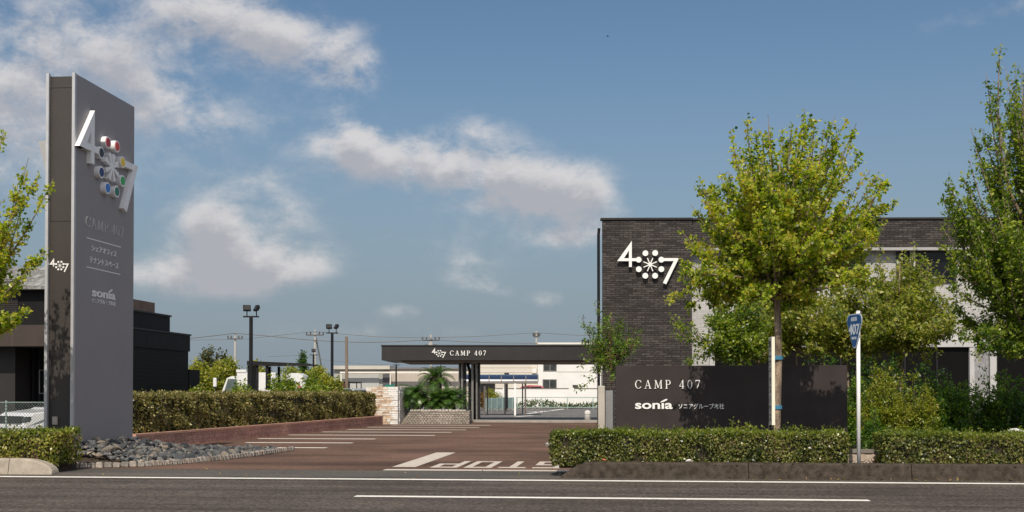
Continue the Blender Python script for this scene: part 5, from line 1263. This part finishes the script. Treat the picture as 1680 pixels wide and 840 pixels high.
# ================================================================== CYCLE SHELTER AND CAR PARK
sdp = 72.0; s_o = at(800, 640, sdp); sh = thing("cycle_shelter", "arched dark blue cycle shelter on slim posts beyond the canopy", "shelter", (s_o.x, s_o.y, 0), YAW)
hx = lambda px_: (px_ - 800) / F * sdp; hzz = lambda y_: 1.5 + (640 - y_) / F * sdp
rz0, rz1 = hzz(625.5), hzz(614); xL, xR = hx(762), hx(883); dpth = 3.0
def arcp(t): return (dpth * t, rz0 + (rz1 - rz0) * math.sin(math.pi * min(1, .06 + .94 * (t * .5 + .0) + .0)) if t < 1 else rz1)
prof_ = [(dpth * (1 - math.cos(R(a_))) / 2, rz0 + (rz1 - rz0) * math.sin(R(a_))) for a_ in range(0, 181, 15)]
npan = 6; SOL = M("blue roof panel", (.022, .035, .075), .25, .12, 1.5)
for i in range(npan):
    a_, b_ = xL + (xR - xL) * i / npan + .03, xL + (xR - xL) * (i + 1) / npan - .03; mb = MB()
    for k in range(len(prof_) - 1):
        (y0_, z0_), (y1_, z1_) = prof_[k], prof_[k + 1]
        mb.add([(a_, y0_, z0_), (b_, y0_, z0_), (b_, y1_, z1_), (a_, y1_, z1_), (a_, y0_, z0_ - .02), (b_, y0_, z0_ - .02), (b_, y1_, z1_ - .02), (a_, y1_, z1_ - .02)], [(0, 1, 2, 3), (7, 6, 5, 4), (0, 4, 5, 1), (2, 6, 7, 3), (1, 5, 6, 2), (3, 7, 4, 0)])
    mb.build("roof_panel", SOL, sh)
RIB = M("shelter rib", (.26, .24, .22), .4, .08, 3, metal=.3)
for i in range(npan + 1):
    x_ = xL + (xR - xL) * i / npan; MB().tube([(x_, y_, z_ + .005) for y_, z_ in prof_], .03, 6).build("rib", RIB, sh)
MB().box(xL, xR, -.05, .05, rz0 - .13, rz0 - .03).box(xL, xR, dpth - .05, dpth + .05, rz0 - .13, rz0 - .03).build("beam", RIB, sh)
for px_ in (795, 862): MB().box(hx(px_) - .05, hx(px_) + .05, .1, .2, 0, rz0 - .131).build("post", M("brown post", (.13, .11, .10), .5, .1, 3), sh)
MB().box(hx(845) - .055, hx(845) + .055, -.08, .02, 0, rz0 - .131).build("post", WHITE, sh, label="white shelter post")
for px_ in (798, 828, 858): MB().box(hx(px_) - .04, hx(px_) + .04, dpth - .1, dpth, 0, rz0 - .131).build("post", RIB, sh)
# cycle rack hoops
q0 = at(802, 675, 78)
for i in range(9):
    x_ = q0.x + i * .38; y_ = q0.y + i * .35; o = bpy.data.objects.new("cycle_rack", None) if False else None
    mb = MB(); mb.tube([(0, 0, .0), (-.10, 0, .22), (.05, 0, .34), (.22, 0, .22), (.34, 0, 0)], .025, 6)
    rk = mb.build("cycle_rack", RIB); rk.location = (x_, y_, .005); rk.rotation_euler = (0, 0, R(20)); setp(rk, "small bent steel wheel rack under the arched shelter", "cycle rack", "wheel racks under the shelter")
# green screen and far fence
GSC = M("pale green screen", (.26, .38, .36), .4, .12, 2)
g0, g1 = at(797, 675, 84), at(848, 668, 92); gd = g1 - g0; gd.z = 0; gl_ = gd.length; gd.normalize(); gh = at(800, 653, 84).z
gs = thing("screen_fence", "pale green slatted screen behind the cycle racks", "fence", (g0.x, g0.y, 0), math.atan2(gd.y, gd.x))
mb = MB()
for i in range(int(gl_ / .16)): mb.box(i * .16, i * .16 + .13, -.01, .01, .12, gh)
mb.build("slats", GSC, gs)
for i in range(7): MB().box(gl_ * i / 6 - .03, gl_ * i / 6 + .03, -.05, -.012, 0, gh + .02).build("post", FG, gs)
fy = at(900, 671, 97); ff = thing("rail_fence", "low pale green mesh fence in front of the white block wall", "fence", (at(846, 671, 97).x, fy.y, 0), YAW)
fl_ = 30.0; fh = .92
for i in range(14): MB().tube([(i * 2.05, 0, 0), (i * 2.05, 0, fh)], .035, 6).build("post", FG, ff)
MB().tube([(0, 0, fh), (fl_, 0, fh)], .03, 6).tube([(0, 0, .12), (fl_, 0, .12)], .03, 6).build("rail", FG, ff)
mb = MB()
for i in range(int(fl_ / .12)): mb.tube([(i * .12, 0, .12), (i * .12, 0, fh)], .003, 3, False)
mb.build("mesh", FG, ff)
# weeds along the fence
nW = 4200; rng = np.random.default_rng(17); fx0 = at(846, 671, 98); t_ = rng.uniform(0, 26, nW); dd = np.stack([t_ * math.cos(YAW), t_ * math.sin(YAW), np.zeros(nW)], 1)
amp = .35 + .30 * np.sin(t_ * .9) * np.sin(t_ * .37 + 1); Pw = np.array([fx0.x, fx0.y + .6, 0.0]) + dd + np.stack([np.zeros(nW), rng.uniform(0, 1.2, nW), rng.uniform(0, 1, nW) * np.clip(amp, .12, .8)], 1)
wq = leaf_quads(Pw, .26, rng, -.9, .2, .28)
w_ = quads("weeds", wq, M_leaf("weed leaf", [(.03, .06, .015), (.07, .11, .025), (.12, .14, .04)], .2)); setp(w_, "green weeds growing along the far fence", "weeds", None, "stuff")
# white block wall and white house
PLA = M("white render", (.72, .715, .69), .8, .05, .6)
q_ = at(812, 670, 106); wl2 = thing("boundary_wall", "long white block wall with dark coping beyond the car park", "wall", (q_.x, q_.y, 0), YAW)
zz = at(900, 638, 106).z; MB().box(0, 22, 0, .2, 0, zz).build("wall", PLA, wl2); MB().box(-.02, 22, -.03, .23, zz + .002, zz + .07).build("coping", M("wall coping", (.16, .14, .13), .8, .1, 2), wl2)
for px_ in (825, 933): x_ = (px_ - 812) / F * 106; MB().box(x_, x_ + .45, -.06, -.002, 0, zz + .1).build("pier", PLA, wl2)
x_ = (940 - 812) / F * 106; MB().box(x_, x_ + .45, .3, .7, 0, zz + .35).build("vent_box", M("vent brown", (.06, .05, .045), .6, .1, 3), wl2)
hd = 122.0; q_ = at(776, 640, hd); hs = thing("white_house", "large cream house with dark windows beyond the white block wall", "building", (q_.x, q_.y, 0), YAW)
ux = lambda px_: (px_ - 776) / F * hd; uz = lambda y_: 1.5 + (640 - y_) / F * hd
CRM = M("cream wall", (.62, .58, .51), .8, .05, .4); MB().box(ux(776), ux(882), 1.0, 12, 0, uz(569)).build("wing", CRM, hs)
MB().box(ux(882.2), ux(1030), 0, 12, 0, uz(565)).build("wall", PLA, hs)
MB().box(ux(882), ux(1032), -.1, 12.1, uz(565) + .01, uz(562)).build("roof", M("pale roof edge", (.70, .68, .64), .7, .05, 1), hs)
MB().box(ux(776), ux(881), .9, 12.1, uz(569) + .01, uz(567.5)).build("roof", M("grey roof edge", (.45, .43, .40), .7, .05, 1), hs)
for (xa, ya, xb, yb) in ((892, 608, 912.5, 595), (891, 637, 912.5, 623)):
    f = MB().box(ux(xa) - .05, ux(xb) + .05, -.06, -.002, uz(ya) - .05, uz(yb) + .05).build("window", M("alu frame", (.2, .19, .18), .4, .1, 3), hs)
    MB().box(ux(xa) + .02, ux((xa + xb) / 2) - .04, -.075, -.061, uz(ya) + .02, uz(yb) - .02).box(ux((xa + xb) / 2) + .04, ux(xb) - .02, -.075, -.061, uz(ya) + .02, uz(yb) - .02).build("pane", M("house glass", (.05, .055, .055), .12, .3, 2), f)
f = MB().box(ux(787), ux(812), .90, .998, 0.8, uz(628)).build("garage_opening", M("dark opening", (.008, .008, .010), .8, .1, 3), hs)
mb = MB()
for y_ in (603, 611, 617): mb.box(ux(780), ux(880), .985, .999, uz(y_) - .02, uz(y_) + .02)
mb.box(ux(914), ux(1030), -.012, -.002, uz(610) - .04, uz(610) + .02); mb.build("joint_line", M("joint line", (.38, .34, .29), .8, .05, 3), hs)
MB().box(ux(873), ux(880), .5, .99, uz(612), uz(604)).build("air_conditioner", PLA, hs)
q_ = at(864, 640, 112); rc = make_car("parked_car", "red car whose roof shows above the white block wall", (q_.x, q_.y, 0.0), YAW, M("red car paint", (.35, .04, .05), .3, .05, 2, coat=.5), 4.2, 1.95, hood=1.3)
# bushes by the screen
def far_bush(label, px, pyb, pyt, wpx, d, mat, seed, leaf=.14, n=26, per=70, name="bush", z0=.05):
    b_ = at(px, pyb, d); t_ = at(px, pyt, d).z; w_ = wpx / F * d / 2; r_ = np.random.default_rng(seed); b_.z = z0
    prof_ = [(t_ * .25, w_ * .8), (t_ * .5, w_), (t_ * .8, w_ * .8), (t_, w_ * .35)]
    return make_tree(name, label, "bush" if name == "bush" else "tree", b_, t_ * .2, t_ * .8, envelope(r_, (b_.x, b_.y), n, prof_, .1), mat, leaf, per, .05, seed, spread=.22, start=(0, .3), twig_len=.5)
far_bush("round bright bush left of the green screen", 806, 668, 637, 26, 94, L_FAR, 91)
far_bush("red brown bush between canopy column and shelter post", 791, 674, 640, 14, 88, M_leaf("reddish bush leaf", [(.10, .07, .02), (.17, .12, .03), (.2, .08, .04)], .2), 92, n=18)
far_bush("white flowering bush by the end of the white block wall", 816, 665, 641, 16, 104, M_leaf("white blossom", [(.25, .3, .15), (.7, .7, .66), (.78, .78, .75)], .2), 93, n=18)

# ================================================================== BACKGROUND LEFT: TREES, WAREHOUSE, POLES
def far_tree(label, px, pyt, wpx, d, mat, seed, n, per, leaf, fork_py=640, group=None, name="round_tree", pw=1.0):
    b_ = at(px, 650, d); b_.z = 0; t_ = at(px, pyt, d).z; w_ = wpx / F * d / 2; r_ = np.random.default_rng(seed)
    prof_ = [(t_ * .22, w_ * .7), (t_ * .45, w_), (t_ * .7, w_ * .92 * pw), (t_ * .88, w_ * .62 * pw), (t_ * .98, w_ * .2)]
    return make_tree(name, label, "tree", b_, t_ * .22, t_ * .82, envelope(r_, (b_.x, b_.y), n, prof_, .35), mat, leaf, int(per * 1.7), .12, seed, spread=.26, start=(.0, .35), twig_len=.7, group=group)
far_tree("dark rounded evergreen crown behind the yellow green trees", 352, 566, 74, 92, L_FARD, 101, 90, 95, .19)
far_tree("yellow green round tree beside the black building's end", 325, 588, 66, 78, L_FAR, 102, 84, 95, .17)
far_tree("yellow green round tree behind the white truck's cab", 372, 584, 82, 80, L_FAR, 103, 100, 95, .17)
far_tree("yellow green tree behind the tallest lamp post", 424, 590, 70, 84, L_FAR, 104, 80, 90, .18)
far_tree("low tree crown behind the pergola roof's right end", 478, 597, 60, 86, L_FAR, 105, 60, 90, .17)
far_tree("olive tree crown left of the second lamp post", 520, 598, 62, 70, L_FAR, 106, 80, 95, .14)
far_tree("low rounded tree just left of the wooden pole", 540, 610, 50, 62, L_FAR, 107, 64, 90, .13)
for lb_, px_, yt_, w_, d_, sd in (("leafy sapling right of the pergola posts", 452, 612, 26, 50, 108), ("light sapling in front of the white van", 472, 606, 26, 52, 109), ("maple sapling between van and second lamp post", 508, 606, 44, 50, 110), ("thin sapling before the truck's cab", 394, 622, 30, 48, 111), ("low sapling between lamp post and pergola", 525, 622, 36, 48, 112), ("small shoot above the hedge's left end", 322, 633, 20, 44, 113)):
    far_tree(lb_, px_, yt_, w_, d_, L_ELM, sd, 30, 52, .13, name="sapling")
far_tree("dark pointed conifer tip behind the pergola", 496.5, 572, 13, 100, L_DARK, 114, 70, 50, .16, name="conifer_tree", pw=.5)
# warehouse
wd = 150.0; q_ = at(548, 640, wd); wh = thing("warehouse", "low grey green warehouse with a long white pipe along its front", "building", (q_.x, q_.y, 0), YAW)
kx2 = lambda px_: (px_ - 548) / F * wd; kz2 = lambda y_: 1.5 + (640 - y_) / F * wd
WG = M("warehouse wall", (.36, .36, .33), .7, .06, .2)
MB().box(kx2(548), kx2(632), 0, 20, 0, kz2(606)).build("wall", WG, wh)
MB().box(kx2(632.2), kx2(800), .3, 20, 0, kz2(606)).build("wall", M("ribbed beige wall", (.42, .37, .32), .7, col2=(.50, .45, .39), scale=3, stretch=(4, 1, .05)), wh)
MB().box(kx2(546), kx2(640), -.5, 20, kz2(606) + .01, kz2(600)).build("roof", M("warehouse roof", (.46, .43, .38), .7, .06, .3), wh)
MB().box(kx2(640.2), kx2(802), .1, 20, kz2(606) + .01, kz2(603)).build("roof", M("dark roof", (.16, .15, .15), .7, .06, .3), wh)
MB().box(kx2(560), kx2(800), -1.2, -.8, kz2(612.5), kz2(610)).build("pipe", M("white pipe", (.74, .70, .63), .6, .05, 1), wh)
for px_ in (561, 641): MB().box(kx2(px_), kx2(px_ + 1.6), -1.15, -.85, 0, kz2(612.5) - .01).build("pipe_leg", M("white pipe", (.74, .70, .63), .6, .05, 1), wh)
MB().box(kx2(571), kx2(622), -.1, -.005, 0, kz2(613.5)).build("shutter", M("roller shutter", (.42, .43, .41), .6, .04, .5, stretch=(1, 1, 30)), wh)
MB().box(kx2(628), kx2(641), -.14, -.005, 0, kz2(613.5)).build("door", M("grey door", (.09, .09, .10), .6, .08, 1), wh)
q_ = at(560, 640, 100); sdn = thing("brown_shed", "small dark red brown shed at the wooden pole's foot", "shed", (q_.x, q_.y, 0), YAW)
MB().box(-.3, .55, 0, 1.2, 0, 2.15).build("wall", M("red brown board", (.07, .025, .02), .7, .15, 4), sdn); MB().box(-.38, .62, -.08, 1.3, 2.152, 2.22).build("roof", CAP, sdn)
q_ = at(573, 640, 97); cpn = thing("carport", "small black framed carport in front of the warehouse", "carport", (q_.x, q_.y, 0), YAW)
MB().box(-.1, .65, -.05, 3, 2.05, 2.16).build("roof", BLACKM, cpn); MB().box(.55, .62, 0, .07, 0, 2.04).build("post", BLACKM, cpn); MB().box(.55, .62, 2.9, 2.97, 0, 2.04).build("post", BLACKM, cpn); MB().box(-.06, .01, 0, .07, 0, 2.04).build("post", BLACKM, cpn)
q_ = at(565, 645, 70); dr = thing("green_container", "dark green bin standing behind the hedge's right end", "container", (q_.x, q_.y, 0), YAW)
MB().box(-.2, .28, 0, .6, 0, 1.52).build("case", M("bin green", (.02, .06, .04), .5, .1, 3), dr, bevel=.02); MB().box(-.22, .30, -.02, .62, 1.522, 1.57).build("lid", M("bin lid", (.03, .08, .055), .5, .1, 3), dr)
q_ = at(640, 638, 100); aw = thing("green_awning", "small green awning showing above the stone wall", "awning", (q_.x, q_.y, 0), YAW)
mb = MB(); mb.add([(-.46, 0, 1.72), (.3, 0, 1.72), (.3, 1, 1.95), (-.46, 1, 1.95), (-.46, 0, 1.70), (.3, 0, 1.70), (.3, 1, 1.93), (-.46, 1, 1.93)], [(0, 1, 2, 3), (7, 6, 5, 4), (0, 4, 5, 1), (1, 5, 6, 2), (2, 6, 7, 3), (3, 7, 4, 0)]); mb.build("cover", M("awning green", (.01, .16, .11), .6, .08, 3), aw); MB().box(-.46, -.42, .0, .04, 0, 1.70).box(.22, .26, 0, .04, 0, 1.70).build("frame", BLACKM, aw)

# utility poles and wires
PC = M("pole concrete", (.42, .41, .38), .85, .08, 1)
INS = M("insulator grey", (.10, .10, .10), .5, .1, 2)
UD = 180.0
def upole(label, px, pyt, arm=2.0, name="utility_pole", d=UD, strut=None, drum=False):
    p_ = at(px, pyt, d); root = thing(name, label, "utility pole", (p_.x, p_.y, 0), YAW, "concrete utility poles"); h = p_.z
    MB().tube([(0, 0, 0), (0, 0, h)], [.22, .15], 10).build("pole", PC, root)
    MB().box(-arm, arm, -.22, -.10, h - .9, h - .72).build("cross_arm", INS, root)
    for x in (-.95 * arm, -.5 * arm, .5 * arm, .95 * arm): MB().tube([(x, -.16, h - .715), (x, -.16, h - .35)], .11, 8).build("insulator", INS, root)
    if drum:
        MB().tube([(.0, -.55, h - 2.5), (.0, -.55, h - 1.2)], .38, 12).build("transformer", PC, root)
        MB().box(-arm * .7, arm * .7, -.2, -.1, h - 1.6, h - 1.45).build("cross_arm", INS, root)
    if strut: MB().tube([(strut, .2, 0), (.1, .2, h - 1.2)], .11, 8).build("strut", INS, root)
    return p_
upole("leftmost utility pole above the yellow green trees", 386, 547, 1.1)
upole("utility pole with a leaning strut behind the lamp posts", 517, 541, 1.3, strut=1.9)
upole("utility pole with transformer rising behind the canopy", 707, 549, 1.3, drum=True)
upole("slim utility pole behind the canopy's right half", 880, 543, .5)
q_ = at(569.5, 552, 92); wp = MB().tube([(q_.x, q_.y, 0), (q_.x - .05, q_.y, q_.z)], [.14, .10], 10).build("wooden_pole", M("weathered wood", (.20, .15, .11), .9, .15, 2)); setp(wp, "bare brown wooden pole right of the second lamp post", "pole")
def wire(label, pts, r=.035, d=UD - .3):
    P_ = [at(x, y, d) for x, y in pts]; mb = MB(); fine = []
    for i in range(len(P_) - 1):
        for k in range(6):
            t_ = k / 6; p_ = P_[i].lerp(P_[i + 1], t_); fine.append(p_)
    fine.append(P_[-1]); mb.tube(fine, r, 5); o = mb.build("power_line", INS); setp(o, label, "power line", "overhead power lines")
wire("thick sagging cable from the black building past the leftmost pole", [(300, 556), (340, 552), (386, 546.5), (440, 551), (490, 556), (545, 560), (600, 561.5), (650, 560.5), (707, 557)], .06)
wire("upper cable strung between the strut pole and the black building", [(300, 558), (400, 556.5), (450, 551), (517, 543.5)], .035)
wire("upper cable from the strut pole to the slim pole", [(517, 543.5), (560, 548), (620, 552.5), (700, 554), (780, 552), (880, 545.5)], .04)
wire("cable running right from the transformer pole above the canopy", [(707, 557), (760, 560.5), (830, 562.5), (900, 563), (1000, 561)], .05)
wire("cable running right from the slim pole to the office building", [(880, 545.5), (930, 549), (1000, 552)], .04)
wire("thin low cable above the warehouse roof", [(440, 585), (490, 583), (530, 590), (600, 597.5), (660, 598)], .03, 170)
# a bird in the sky
q_ = at(997, 60, 70); br = thing("bird", "tiny dark bird flying high in the blue sky", "bird", q_)
br.scale = (.55, .55, .55); mb = MB(); mb.tube([(-.12, 0, 0), (-.04, 0, .01), (.05, 0, .015), (.12, 0, .03), (.15, 0, .03)], [.008, .03, .035, .022, .006], 8); mb.build("body", BLACKM, br, smooth=True)
for s_ in (-1, 1): MB().add([(-.03, 0, .02), (.05, 0, .02), (.01, s_ * .18, .09), (-.05, s_ * .16, .085), (-.03, 0, .012), (.05, 0, .012), (.01, s_ * .18, .082), (-.05, s_ * .16, .077)], [(0, 1, 2, 3), (7, 6, 5, 4), (0, 4, 5, 1), (1, 5, 6, 2), (2, 6, 7, 3), (3, 7, 4, 0)]).build("wing", BLACKM, br)
shrub("tall dark shrub standing between sign wall and building", 1345, 29.0, 745, 575, 130, L_BUSH, 60, .07, 110, 59, spread=.12, twig_len=.4)
shrub("tall dark bush behind the feathery olive shrub", 1440, 29.5, 745, 565, 120, L_DARK, 60, .07, 110, 60, spread=.12, twig_len=.4)
shrub("dark bush against the shop window behind the yellow green shrub", 1525, 29.0, 745, 595, 110, L_DARK, 50, .07, 110, 65, spread=.12, twig_len=.4)

# fallen leaves in the gutter and on the kerb, two scraps of litter at the hedge's foot
rng = np.random.default_rng(77); nL = 260; xs_ = np.concatenate([rng.uniform(-13, 11, 150), rng.uniform(1.4, 8, 110)]); ys_ = np.concatenate([rng.uniform(20.3, 22.6, 150), rng.normal(20.55, .12, 110)])
PL = np.stack([xs_, ys_, np.where((ys_ > 20.68) & (xs_ > x0), .30, .022)], 1)
ql = leaf_quads(PL, .055, rng, 0, 6.0, .6); ql[:, :, 2] = np.maximum(ql[:, :, 2], .016)
w_ = quads("fallen_leaves", ql, M_leaf("dry leaf", [(.10, .06, .03), (.20, .13, .05), (.30, .22, .08), (.16, .16, .05)], .1)); setp(w_, "dry fallen leaves scattered along the kerb and gutter", "leaves", None, "stuff")
def scrap(label, px, py_, col_, name_):
    p_ = onY(px, py_, 21.0); r_ = random.Random(px); bm = bmesh.new()
    for _ in range(12): bm.verts.new((r_.gauss(0, .03), r_.gauss(0, .02), r_.uniform(0, .05)))
    bmesh.ops.convex_hull(bm, input=bm.verts); loose = [v_ for v_ in bm.verts if not v_.link_faces]; bmesh.ops.delete(bm, geom=loose, context='VERTS')
    me = bpy.data.meshes.new("litter"); bm.to_mesh(me); bm.free(); o_ = link("litter", me, M(name_, col_, .5, .2, 20)); o_.location = (p_.x, 20.98, KT + .004); setp(o_, label, "litter")
scrap("small red and white scrap of litter under the long hedge's left part", 990, 757, (.55, .16, .10), "red scrap")
scrap("small white scrap of litter under the middle of the long hedge", 1130, 757, (.7, .68, .64), "white scrap")
